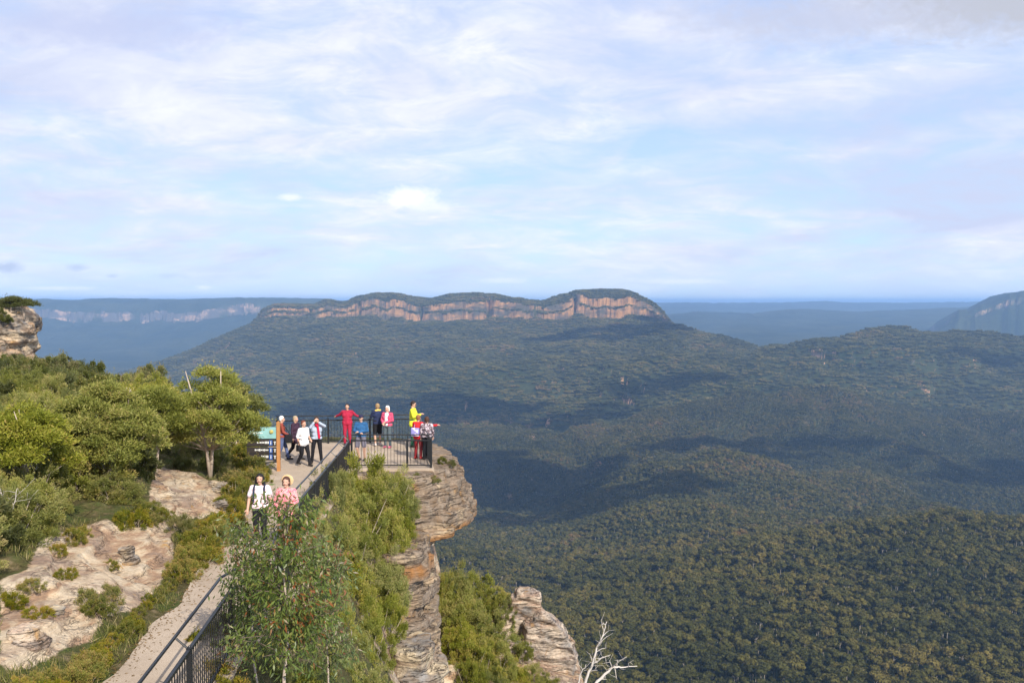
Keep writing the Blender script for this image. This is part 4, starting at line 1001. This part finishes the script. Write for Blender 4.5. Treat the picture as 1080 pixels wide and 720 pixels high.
def person(label,loc,yaw,H=1.68,pose=None,top=None,bottom=None,hair=None,shoes=None,head_tilt=0,sleeve=1.,legs=1.,topname='jacket',botname='trousers',hairlen='short',bulk=1.,lean=0.,headturn=0.,extras=None,hem=.0):
    s=H/1.70
    t=thing('person',label,'person',loc,yaw,sc=s)
    J=dict(sL=(-.185,0,1.40),sR=(.185,0,1.40),eL=(-.235,.0,1.13),eR=(.235,.0,1.13),wL=(-.25,.06,.88),wR=(.25,.06,.88),
           hL=(-.09,0,.92),hR=(.09,0,.92),kL=(-.10,.03,.50),kR=(.10,.03,.50),aL=(-.11,-.02,.085),aR=(.11,-.02,.085))
    J.update(pose or {}); J={k:Vector(v) for k,v in J.items()}
    # lean: rotate everything above the hips
    Ln=Matrix.Rotation(-lean,3,'X'); piv=Vector((0,0,.95))
    def up(p): p=Vector(p); return piv+Ln@(p-piv)
    for k in('sL','sR'): J[k]=up(J[k])
    if not pose or 'eL' not in pose: J['eL']=up(J['eL'])
    if not pose or 'eR' not in pose: J['eR']=up(J['eR'])
    if not pose or 'wL' not in pose: J['wL']=up(J['wL'])
    if not pose or 'wR' not in pose: J['wR']=up(J['wR'])
    hc=up((0,.02,1.605)); HR=Matrix.Rotation(headturn,3,'Z')@Matrix.Rotation(head_tilt-lean*.3,3,'X')
    def hd(p): return hc+HR@Vector(p)
    def torso(b,g):
        b.cap(up((-.075*bulk,0,.95)),up((.075*bulk,0,.95)),.115*bulk+g,.115*bulk+g,14)
        b.cap(up((-.055*bulk,.01,1.08)),up((.055*bulk,.01,1.08)),.108*bulk+g,.108*bulk+g,14)
        b.cap(up((-.085*bulk,.01,1.25)),up((.085*bulk,.01,1.25)),.108*bulk+g,.108*bulk+g,14)
        b.cap(up((0,.0,.97)),up((0,.0,1.27)),.12*bulk+g,.125*bulk+g,14)
        b.cap(J['sL']+Vector((.03,0,-.01)),J['sR']+Vector((-.03,0,-.01)),.062+g,.062+g,12)
    def arm(b,S,g,ext=1.):
        sh,el,wr=J['s'+S],J['e'+S],J['w'+S]
        if ext<=.5: b.cap(sh,sh.lerp(el,ext*2*.8),.052+g*1.2,.05+g*1.6,10)
        else: b.cap(sh,el,.052+g,.040+g,10); b.cap(el,el.lerp(wr,(ext-.5)*2),.040+g,.030+g*1.1,10)
    def leg(b,S,g,ext=1.):
        h,k,a=J['h'+S],J['k'+S],J['a'+S]
        if ext<=.5: b.cap(h,h.lerp(k,ext*2),.088*bulk+g,.07+g*1.5,12)
        else: b.cap(h,k,.088*bulk+g,.058+g,12); b.cap(k,k.lerp(a,(ext-.5)*2),.056+g,.036+g*1.4,12)
    # body: one continuous surface
    b=MB(); torso(b,0)
    b.cap(up((0,-.01,1.38)),hd((0,-.02,-.08)),.058,.05,12)
    b.ell(hc+HR@Vector((0,-.005,.025)),(.077,.094,.098),rot=HR); b.cap(hd((0,.03,-.045)),hd((0,.05,-.085)),.058,.034,12)
    b.cap(hd((0,.088,.015)),hd((0,.106,-.022)),.010,.014,8)
    for sx in(-1,1):
        b.ell(hd((sx*.078,-.005,-.005)),(.012,.02,.03),rot=HR)
        b.cap(hd((sx*.03,.075,-.03)),hd((sx*.035,.065,-.045)),.025,.02,8)
    for S in'LR':
        arm(b,S,0); leg(b,S,0)
        a=J['a'+S]; fy=Vector((0,1,0)); b.cap(a+Vector((0,-.03,-.035)),a+Vector((0,.15,-.055)),.036,.028,10)
        el,wr=J['e'+S],J['w'+S]; d=(wr-el).normalized(); sx=-1 if S=='L' else 1
        side=d.cross(Vector((0,0,1)) if abs(d.z)<.7 else Vector((0,1,0))).normalized(); nrm=d.cross(side)
        b.cap(wr,wr+d*.075,.026,.036,10,flat=(1,1))
        for f in range(4):
            o=side*(.027-.018*f); L=[.062,.075,.070,.055][f]; p0=wr+d*.085+o; p1=p0+d*L*.55+nrm*.008; p2=p1+d*L*.35+nrm*.022*1.2
            b.cap(p0,p1,.0095,.009,6); b.cap(p1,p2,.009,.0075,6)
        p0=wr+d*.03+side*.03; p1=p0+side*.028+d*.03; b.cap(p0,p1,.012,.010,6); b.cap(p1,p1+d*.03,.010,.009,6)
    me=remesh(b.mesh('b',[]),.0105,'body',[M['skin']],sm=1); obj('body',me,t)
    for sx in(-1,1):
        b=MB(); b.ell(hd((sx*.03,.085,.012)),(.013,.006,.007),rot=HR,nu=8,nv=5); b.build('eye',M['eye'],t)
    b=MB(); b.ell(hd((0,.087,-.052)),(.024,.008,.006),rot=HR,nu=8,nv=5); b.build('mouth',M['lip'],t)
    wr_=lambda co,no:co+no*(.006*fbm3(co[:,0]*9,co[:,1]*9,co[:,2]*12,3,int(H*1000)))[:,None]
    b=MB(); torso(b,.016)
    if hem: b.cap(up((-.07*bulk,0,.95-hem)),up((.07*bulk,0,.95-hem)),.125*bulk+.02,.125*bulk+.02,14); b.cap(up((0,0,.95)),up((0,0,.95-hem)),.15*bulk,.15*bulk,14)
    for S in'LR': arm(b,S,.014,sleeve)
    b.cap(up((0,-.01,1.38)),up((0,-.008,1.43)),.066,.062,12)
    obj(topname,remesh(b.mesh('b',[]),.014,topname,[top],disp=wr_,sm=1),t)
    b=MB(); b.cap((-.075*bulk,0,.93),(.075*bulk,0,.93),.115*bulk+.012,.115*bulk+.012,14); b.cap((-.07*bulk,0,1.0),(.07*bulk,0,1.0),.11*bulk+.01,.11*bulk+.01,14)
    for S in'LR': leg(b,S,.014,legs)
    obj(botname,remesh(b.mesh('b',[]),.014,botname,[bottom],disp=wr_,sm=1),t)
    for S in'LR':
        a=J['a'+S]; b=MB(); b.cap(a+Vector((0,-.035,-.03)),a+Vector((0,.155,-.045)),.045,.036,10); b.cap(a+Vector((0,-.02,0)),a+Vector((0,-.02,-.03)),.045,.045,10)
        v=b.mesh('shoe',[shoes],True); obj('shoe',v,t)
    b=MB(); b.ell(hd((0,-.022,.047)),(.092,.100,.094),rot=HR)
    b.ell(hd((0,-.05,-.0)),(.084,.070,.085),rot=HR)
    if hairlen=='long':
        for sx in(-1,1): b.cap(hd((sx*.070,-.02,.03)),up((sx*.105,-.01,1.34)),.045,.045,8)
        b.cap(hd((0,-.07,.0)),up((0,-.11,1.30)),.06,.05,10)
    elif hairlen=='bob':
        for sx in(-1,1): b.cap(hd((sx*.07,-.02,.02)),hd((sx*.078,-.015,-.075)),.032,.026,8)
        b.cap(hd((0,-.06,0)),hd((0,-.06,-.09)),.06,.045,10)
    me=b.mesh('b',[]); hr=remesh(me,.010,'hair',[hair],sm=1)
    # carve the face clear
    bm=bmesh.new(); bm.from_mesh(hr); inv=HR.inverted()
    dele=[v for v in bm.verts if (lambda q:q.y>.035 and q.z<.062 and abs(q.x)<.07)(inv@(v.co-hc))]
    bmesh.ops.delete(bm,geom=dele,context='VERTS'); bm.to_mesh(hr); bm.free()
    obj('hair',hr,t)
    if extras: extras(t,J,up,hd,HR)
    return t
def grd(px,Y): return (P(px,400,Y)[0],Y,DZ if Y>34.3 else float(base_z(Y))+.04)
PI=math.pi
black=cloth('black_cloth',(.018,.018,.022)); denim=cloth('blue_denim',(.10,.13,.25)); shoe_b=simple('dark_shoes',(.03,.025,.022),.6,.3); shoe_w=simple('light_shoes',(.5,.45,.42),.6,.3)
white=cloth('white_cloth',(.74,.74,.76))
def bagf(name,mat,c,r,strap=None,lab=None,rot=None):
    def f(t,J,up,hd,HR):
        b=MB(); b.box(c,(r[0],r[1],r[2]))
        me=remesh(b.mesh('b',[]),.02,name,[mat],sm=6); o=obj(name,me,None)
        # a bag is its own thing, worn or held
        o.parent=None; o.matrix_world=Matrix.Translation(t.location)@Matrix.Rotation(t.rotation_euler.z,4,'Z')@Matrix.Scale(t.scale[0],4)
        tag(o,lab,'bag')
        if strap:
            b=MB(); b.tube(strap,[.012]*len(strap),5); s_=obj('strap',b.mesh('strap',[mat]),o)
    return f
# 1 woman with long black hair, white printed shirt, backpack
def x1(t,J,up,hd,HR):
    m=cloth('dark_backpack',(.03,.04,.07)); b=MB(); b.box((0,-.20,1.2),(.14,.075,.22)); me=remesh(b.mesh('b',[]),.02,'backpack',[m],sm=5)
    o=obj('backpack',me); o.matrix_world=Matrix.Translation(t.location)@Matrix.Rotation(t.rotation_euler.z,4,'Z')@Matrix.Scale(t.scale[0],4); tag(o,'dark backpack worn by the woman in the white printed shirt','backpack')
    for sx in(-1,1):
        b=MB(); b.tube([(sx*.11,-.14,1.40),(sx*.12,.0,1.475),(sx*.12,.10,1.42),(sx*.125,.145,1.26),(sx*.14,.10,1.08),(sx*.13,-.12,1.02)],[.024]*6,6); obj('strap',b.mesh('strap',[m]),o)
person('woman with long black hair in a white printed shirt walking towards the camera',grd(273,22.4),PI+.05,1.62,dict(eL=(-.25,-.02,1.12),eR=(.26,.0,1.13),wL=(-.26,.10,.90),wR=(.27,.12,.92),kL=(-.10,.12,.50),aR=(.11,-.16,.11)),
   cloth('white_print',(.78,.70,.72),(38,(.72,.50,.54))),black,hairm('black_hair',(.012,.010,.010)),shoe_w,sleeve=.42,topname='shirt',hairlen='long',extras=x1)
# 2 woman in pink
def x2(t,J,up,hd,HR):
    m=simple('straw',(.62,.42,.22),.8,.2,var=.2); b=MB(); b.ell(hd((0,-.10,.03)),(.15,.03,.14)); b.build('hat',m,None)
    o=bpy.context.scene.objects['hat'] ; o.matrix_world=Matrix.Translation(t.location)@Matrix.Rotation(t.rotation_euler.z,4,'Z')@Matrix.Scale(t.scale[0],4); tag(o,'straw sun hat pushed back behind the head of the woman in pink','hat')
person('woman with short brown hair in a loose pink flowered blouse on the path',grd(301,22.1),PI-.12,1.60,dict(eL=(-.26,.02,1.14),eR=(.28,.0,1.14),wL=(-.16,.22,1.02),wR=(.22,.16,.96)),
   cloth('pink_print',(.66,.17,.22),(34,(.72,.36,.34))),cloth('brown_cloth',(.16,.09,.07)),hairm('brown_hair',(.07,.030,.018)),shoe_b,sleeve=.9,topname='blouse',hairlen='bob',bulk=1.12,hem=.12,extras=x2)
# 3 white haired person behind the sign post
person('white haired person in a reddish jacket and blue trousers walking behind the sign post',grd(296.5,36.2),-PI/2+.25,1.62,dict(eR=(.24,.05,1.14),wR=(.22,.25,1.02),kL=(-.1,.16,.50),aL=(-.1,.25,.09),kR=(.1,-.02,.50),aR=(.1,-.22,.13)),
   cloth('rust_jacket',(.30,.07,.05)),denim,hairm('white_hair',(.72,.70,.66)),shoe_b,extras=bagf('handbag',black,(.28,.26,.90),(.09,.14,.15),[(.26,.30,1.04),(.27,.22,1.2),(.24,.05,1.42)],'black shoulder bag carried by the white haired person behind the sign post'))
# 4
person('grey blond woman in a dark coat with pink scarf walking behind the woman in white',grd(311,36.4),-PI*.62,1.60,dict(kL=(-.1,.16,.52),aL=(-.1,.2,.09),kR=(.1,-.05,.5),aR=(.1,-.32,.18)),
   cloth('dark_coat',(.055,.03,.05)),black,hairm('ash_hair',(.36,.28,.18)),shoe_b,hairlen='bob',topname='coat',hem=.18,extras=bagf('scarf_bag',cloth('pink_bag',(.62,.12,.20)),(-.02,.18,.92),(.09,.05,.20),None,'bright pink and orange bag held by the woman in the dark coat'))
# 5
person('auburn haired woman in a white blouse and black trousers striding across the lookout',grd(319.5,35.0),-PI*.72,1.60,dict(eL=(-.26,-.04,1.14),wL=(-.2,.16,1.02),eR=(.25,-.05,1.14),wR=(.24,.04,.90),kL=(-.09,.16,.52),aL=(-.08,.26,.10),kR=(.09,.02,.50),aR=(.1,-.22,.14)),
   white,black,hairm('auburn_hair',(.14,.035,.018)),shoe_b,sleeve=.6,topname='blouse',bulk=1.1,hem=.06,extras=bagf('handbag',black,(.30,.06,.72),(.04,.09,.12),[(.28,.0,.84),(.26,.06,.98),(.28,.12,.84)],'small black handbag in the hand of the woman in the white blouse'))
# 6
def x6(t,J,up,hd,HR):
    m=cloth('red_scarf',(.55,.02,.06)); b=MB(); b.cap((-.04,.13,1.44),(-.10,.15,.98),.05,.055,8,flat=(1,.6)); b.cap((0,.0,1.45),(0,.09,1.44),.085,.07,10); obj('scarf',remesh(b.mesh('b',[]),.016,'scarf',[m],sm=1),t)
    b=MB(); b.box((.03,.17,1.58),(.04,.02,.03)); o=b.build('camera_case',black); o.matrix_world=Matrix.Translation(t.location)@Matrix.Rotation(t.rotation_euler.z,4,'Z')@Matrix.Scale(t.scale[0],4); o.name='compact_camera'; tag(o,'small dark camera held to the eye by the woman with red scarf','camera')
person('woman with red scarf and black trousers lifting a camera to her face on the lookout',grd(333.5,35.6),PI+.15,1.66,dict(eR=(.22,.20,1.36),wR=(.10,.20,1.53),eL=(-.30,.10,1.40),wL=(-.10,.20,1.54),kL=(-.13,.02,.5),kR=(.14,.02,.5),aL=(-.17,-.02,.085),aR=(.18,-.02,.085)),
   cloth('pale_blue_top',(.42,.48,.58)),black,hairm('dark_brown_hair',(.035,.02,.015)),shoe_b,topname='cardigan',extras=x6)
# 7 crimson tracksuit, back to us, arms spread on the rail
crim=cloth('crimson_cloth',(.40,.025,.06))
person('person in a crimson tracksuit leaning back on the rear railing with arms spread',grd(366,40.2),PI,1.66,dict(eL=(-.33,-.10,1.24),wL=(-.47,-.24,1.16),eR=(.33,-.10,1.26),wR=(.49,-.22,1.19)),
   crim,crim,hairm('dark_hair_b',(.03,.02,.018)),shoe_b,bulk=1.1)
# 8 man in cap, blue jacket, shorts
def x8(t,J,up,hd,HR):
    m=cloth('navy_cap',(.03,.03,.07)); b=MB(); b.ell(hd((0,-.01,.075)),(.094,.105,.065),rot=HR); b.ell(hd((0,.12,.055)),(.07,.06,.012),rot=HR); o=b.build('cap',m,smooth=True); o.matrix_world=Matrix.Translation(t.location)@Matrix.Rotation(t.rotation_euler.z,4,'Z')@Matrix.Scale(t.scale[0],4); tag(o,'dark cap on the head of the man in the blue jacket','cap')
person('man in cap, bright blue jacket and grey shorts behind the front railing',grd(380.5,36.2),PI-.1,1.66,dict(eL=(-.26,.05,1.14),wL=(.02,.22,1.12),eR=(.26,.05,1.14),wR=(-.04,.25,1.08),kL=(-.13,.05,.5),aL=(-.13,.0,.085),kR=(.12,.14,.5),aR=(.05,.05,.085)),
   cloth('blue_jacket',(.035,.12,.27)),cloth('grey_shorts',(.16,.15,.19)),hairm('dark_hair_b',(0,0,0)),shoe_b,legs=.42,botname='shorts',extras=x8)
# 9
person('person in navy jacket with yellow collar and black shorts at the rear railing',grd(398,39.9),.5,1.70,dict(eL=(-.24,.1,1.18),wL=(-.15,.3,1.2),eR=(.24,.1,1.18),wR=(.15,.3,1.2)),
   cloth('navy_jacket',(.025,.035,.085)),black,hairm('sandy_hair',(.30,.20,.10)),shoe_w,legs=.45,botname='shorts',extras=lambda t,J,up,hd,HR:obj('collar',(lambda b:(b.cap((-.09,-.03,1.45),(.10,-.03,1.46),.045,.04,8),b.mesh('collar',[cloth('yellow_collar',(.70,.50,.10))]))[1])(MB()),t))
# 10
def x10(t,J,up,hd,HR):
    b=MB(); b.cap((0,.06,1.38),(0,.07,.98),.095,.10,12); obj('shirt',remesh(b.mesh('b',[]),.016,'shirt',[white],sm=1),t)
person('white haired woman in an open pink jacket over a white top by the rear railing',grd(408.5,39.4),PI-.35,1.66,dict(eL=(-.25,.03,1.14),wL=(-.04,.22,1.08),eR=(.25,.03,1.14),wR=(.08,.24,1.04)),
   cloth('pink_jacket',(.60,.09,.17)),cloth('grey_green_trousers',(.10,.13,.15)),hairm('white_hair',(0,0,0)),cloth('pink_shoes',(.5,.12,.2)),bulk=1.05,hairlen='bob',extras=x10)
# 11
def x11(t,J,up,hd,HR):
    b=MB(); b.box(hd((0,.095,.018)),(.065,.012,.018)); o=b.build('sunglasses',M['black']); o.matrix_world=Matrix.Translation(t.location)@Matrix.Rotation(t.rotation_euler.z,4,'Z')@Matrix.Scale(t.scale[0],4); tag(o,'dark sunglasses on the man in the yellow jacket','sunglasses')
person('tall man in a bright yellow jacket and sunglasses at the far corner of the lookout',grd(435.5,39.6),-PI*.55,1.83,dict(eL=(-.25,.08,1.16),wL=(-.12,.28,1.22),eR=(.25,.08,1.16),wR=(.10,.30,1.24)),
   cloth('yellow_jacket',(.72,.74,.05)),cloth('green_trousers',(.03,.10,.06)),hairm('dark_hair_b',(0,0,0)),shoe_b,head_tilt=-.25,hem=.08,extras=x11)
# 12 red jacket, arm out
person('person in bright red jacket and dark red trousers stretching out an arm',grd(441,36.6),-.35,1.62,dict(eR=(.40,.16,1.30),wR=(.66,.28,1.32),eL=(-.25,.08,1.16),wL=(-.12,.22,1.02)),
   cloth('red_jacket',(.60,.03,.035)),cloth('dark_red_trousers',(.22,.02,.025)),hairm('ginger_hair',(.25,.10,.04)),simple('red_shoes',(.4,.02,.02),.6,.3),hem=.06,
   extras=bagf('backpack',cloth('bag_print',(.30,.28,.60),(9,(.80,.70,.80))),(-.04,-.20,1.08),(.16,.075,.16),[(-.12,-.14,1.2),(-.12,.0,1.47),(-.1,.1,1.4)],'purple and white striped bag on the back of the person in red'))
# 13
person('person with a pale patterned scarf and black trousers standing beside the person in red',grd(450,36.4),-.1,1.58,dict(eR=(.25,.02,1.14),wR=(.22,.12,.92)),
   cloth('tartan_top',(.12,.08,.09),(25,(.5,.42,.45))),black,hairm('brown_hair',(0,0,0)),shoe_b,hairlen='bob')

# ------------------------------------------------------------------ light, sky, haze
EL,AZ=R_(34),R_(153)
S=Vector((math.sin(AZ)*math.cos(EL),math.cos(AZ)*math.cos(EL),math.sin(EL)))
sun=bpy.data.lights.new('sun','SUN'); sun.energy=4.6; sun.angle=R_(.5); sun.color=(1,.93,.82)
so=bpy.data.objects.new('sun',sun); COL.objects.link(so); so.rotation_euler=S.to_track_quat('Z','Y').to_euler()
w=bpy.data.worlds.new('World'); scene.world=w; w.use_nodes=True; nt=w.node_tree; nt.nodes.clear()
q=N.__new__(N); q.t=nt; q.m=None
out=nt.nodes.new('ShaderNodeOutputWorld'); bg=nt.nodes.new('ShaderNodeBackground'); bg.inputs[1].default_value=.1; nt.links.new(bg.outputs[0],out.inputs[0])
sky=q.n('TexSky',sky_type='NISHITA',sun_disc=False,sun_elevation=EL,sun_rotation=AZ,altitude=900,air_density=1.0,dust_density=.6,ozone_density=1.6)
dirv=q.n('TexCoord').outputs['Generated']; sx=q.n('SeparateXYZ',{0:dirv})
dz=q.math('ADD',q.math('MAXIMUM',sx.outputs[2],0.),.24)
uv=q.n('CombineXYZ',{0:q.math('DIVIDE',sx.outputs[0],dz),1:q.math('DIVIDE',sx.outputs[1],dz),2:0.})
uvo=uv.outputs[0]
# wispy veil: stretched, warped
wv=q.n('VectorMath',{0:uvo,1:q.n('VectorMath',{0:q.n('TexNoise',{'Vector':uvo,'Scale':.9,'Detail':3}).outputs['Color'],1:(.9,.9,.9)},operation='MULTIPLY').outputs[0]},operation='ADD').outputs[0]
rotv=q.n('Mapping',{'Vector':wv,'Rotation':(0,0,R_(12)),'Scale':(.8,1.15,1)}).outputs[0]
nA=q.noise(rotv,2.1,9,.58,.5); nB=q.noise(q.mapv(uvo,(1.,1.3,1),(4.2,1.7,0)),4.2,9,.66,.5)
nC=q.noise(q.mapv(rotv,(1,1,1),(9,2,0)),.45,4,.5)
cov=q.math('ADD',q.math('ADD',q.math('MULTIPLY',nA,.48),q.math('MULTIPLY',nB,.42)),q.math('MULTIPLY',nC,.35))
veil=q.rng(cov,.45,.67,.05,1.)
blue2=q.mix(q.rng(sx.outputs[2],0,.3),(4.6,6.6,8.8),(4.1,5.3,8.3))
base=q.mix(.75,sky.outputs[0],blue2)
thick=q.rng(q.noise(q.mapv(rotv,(1,1,1),(3.3,8.1,0)),1.3,7,.6,.4),.40,.62)
ccol=q.mix(thick,q.mix(q.rng(nB,.35,.65),(5.8,6.2,7.7),(7.3,7.5,8.3)),(4.9,5.4,7.1))
# low grey patch upper right and bluish-grey undersides
col=q.mix(veil,base,ccol)
lowf=q.rng(sx.outputs[2],.0,.055,1.,0.)
col=q.mix(q.math('MULTIPLY',lowf,.6),col,(5.4,7.0,8.6))
# small separate clouds by direction
def puff(px,py,wx,wy,c,amt,seed):
    global col
    v=Vector(P(px,py,1.)).normalized()
    dx=q.math('SUBTRACT',q.math('DIVIDE',sx.outputs[0],q.math('MAXIMUM',sx.outputs[1],.01)),v.x/v.y); dz_=q.math('SUBTRACT',q.math('DIVIDE',sx.outputs[2],q.math('MAXIMUM',sx.outputs[1],.01)),v.z/v.y)
    r=q.math('SQRT',q.math('ADD',q.math('POWER',q.math('ABSOLUTE',q.math('DIVIDE',dx,wx/F)),2.),q.math('POWER',q.math('ABSOLUTE',q.math('DIVIDE',dz_,wy/F)),2.)))
    nn=q.noise(q.mapv(dirv,(1,1,1.6),(seed,0,0)),60,6,.65,.4)
    r=q.math('ADD',r,q.math('MULTIPLY',q.math('SUBTRACT',nn,.5),1.5))
    f=q.math('MULTIPLY',q.math('MULTIPLY',q.rng(r,1.,.25),amt),q.rng(sx.outputs[1],0,.05)); col=q.mix(f,col,c)
puff(431,209,34,14,(8.6,8.6,8.7),1.,1); puff(455,218,30,9,(8.0,8.1,8.5),.7,2); puff(305,208,14,5,(8.0,8.1,8.5),.7,3)
puff(8,282,20,9,(3.9,4.7,6.5),.8,4); puff(83,282,16,5,(4.2,5.1,6.9),.8,5); puff(118,291,8,3,(4.2,5.1,6.9),.7,6); puff(180,291,22,4,(4.6,5.6,7.4),.6,7)
puff(85,230,35,9,(5.4,6.0,7.4),.6,8); puff(1040,5,200,45,(4.3,4.5,5.2),.95,9); puff(860,20,190,34,(4.7,5.0,6.3),.75,19); puff(110,30,170,28,(4.5,5.0,7.0),.7,20); puff(270,291,20,4,(5.0,6.0,7.6),.5,10); puff(60,304,60,3,(7.8,8.1,8.6),.7,11); puff(215,303,12,3,(7.8,8.1,8.6),.7,12)
puff(720,297,60,4,(7.8,8.1,8.6),.5,13); puff(530,296,30,4,(7.8,8.1,8.6),.5,14)
nt.links.new(col,bg.inputs[0])

# haze
q=N('haze_air'); pv=q.n('VolumePrincipled',{'Color':(.36,.60,1.0,1),'Density':4.5e-5,'Anisotropy':0.0}); q.t.links.new(pv.outputs[0],q.out.inputs[1])
b=MB(); b.box((0,45000,-530),(75000,50500,660)); o=b.build('haze',q.m); tag(o,'pale blue air haze over the valley','haze',kind='stuff')

# clouds overhead that shade the land
q=N('cloud_white'); q.bsdf((.9,.9,.92),1.,None,0.); CLM=q.m
def cloud(gx_,gy_,rx,ry,seed,alt=2100):
    gz_=float(farz(np.array([gx_]),np.array([float(gy_)]))[0]); k=(alt-gz_)/S.z; c=Vector((gx_,gy_,gz_))+S*k
    rnd=random.Random(seed); b=MB()
    for i in range(46):
        a=rnd.uniform(0,6.28); r=math.sqrt(rnd.random())*1.15; s=rnd.uniform(.10,.40)*(1.15-r*.6)
        b.ell((r*rx*math.cos(a)*.8,r*ry*math.sin(a)*.8,rnd.uniform(-.1,.2)*rx*.3),(rx*s,ry*s,min(rx,ry)*s*.35),nu=18,nv=10)
    me=b.mesh('cloud',[CLM],True)
    n=len(me.vertices); co=np.empty(n*3,dtype=np.float32); me.vertices.foreach_get('co',co); co=co.reshape(-1,3).astype(float)
    f=3./rx; co*= (1+.18*fbm3(co[:,0]*f*2,co[:,1]*f*2,co[:,2]*f*2,4,seed))[:,None]; me.vertices.foreach_set('co',co.astype(np.float32).ravel())
    tag(obj('cloud',me,None,c),'white cumulus cloud drifting over the valley','cloud',kind='stuff')
def gp(px,Y): return ((px-540)/F*Y,Y)
cloud(*gp(650,6500),560,380,1,2500)
cloud(*gp(705,7200),260,330,2,2500)
cloud(*gp(500,4650),800,330,3,2100)
cloud(*gp(720,4900),360,230,15,2100)
cloud(*gp(330,4600),300,260,9,2100)
cloud(*gp(520,3450),560,420,4,1700)
cloud(*gp(800,3600),480,220,12,1700)
cloud(*gp(1040,3500),460,300,6,1700)
cloud(*gp(600,2750),330,230,11,1600)
cloud(*gp(1040,5200),260,160,8,2200)

vs=scene.view_settings; vs.view_transform='Standard'; vs.look='None'; vs.exposure=.42; vs.gamma=1; vs.use_curve_mapping=False
scene.cycles.use_denoising=True
scene.cycles.max_bounces=6; scene.cycles.diffuse_bounces=3; scene.cycles.transparent_max_bounces=8; scene.cycles.volume_bounces=0
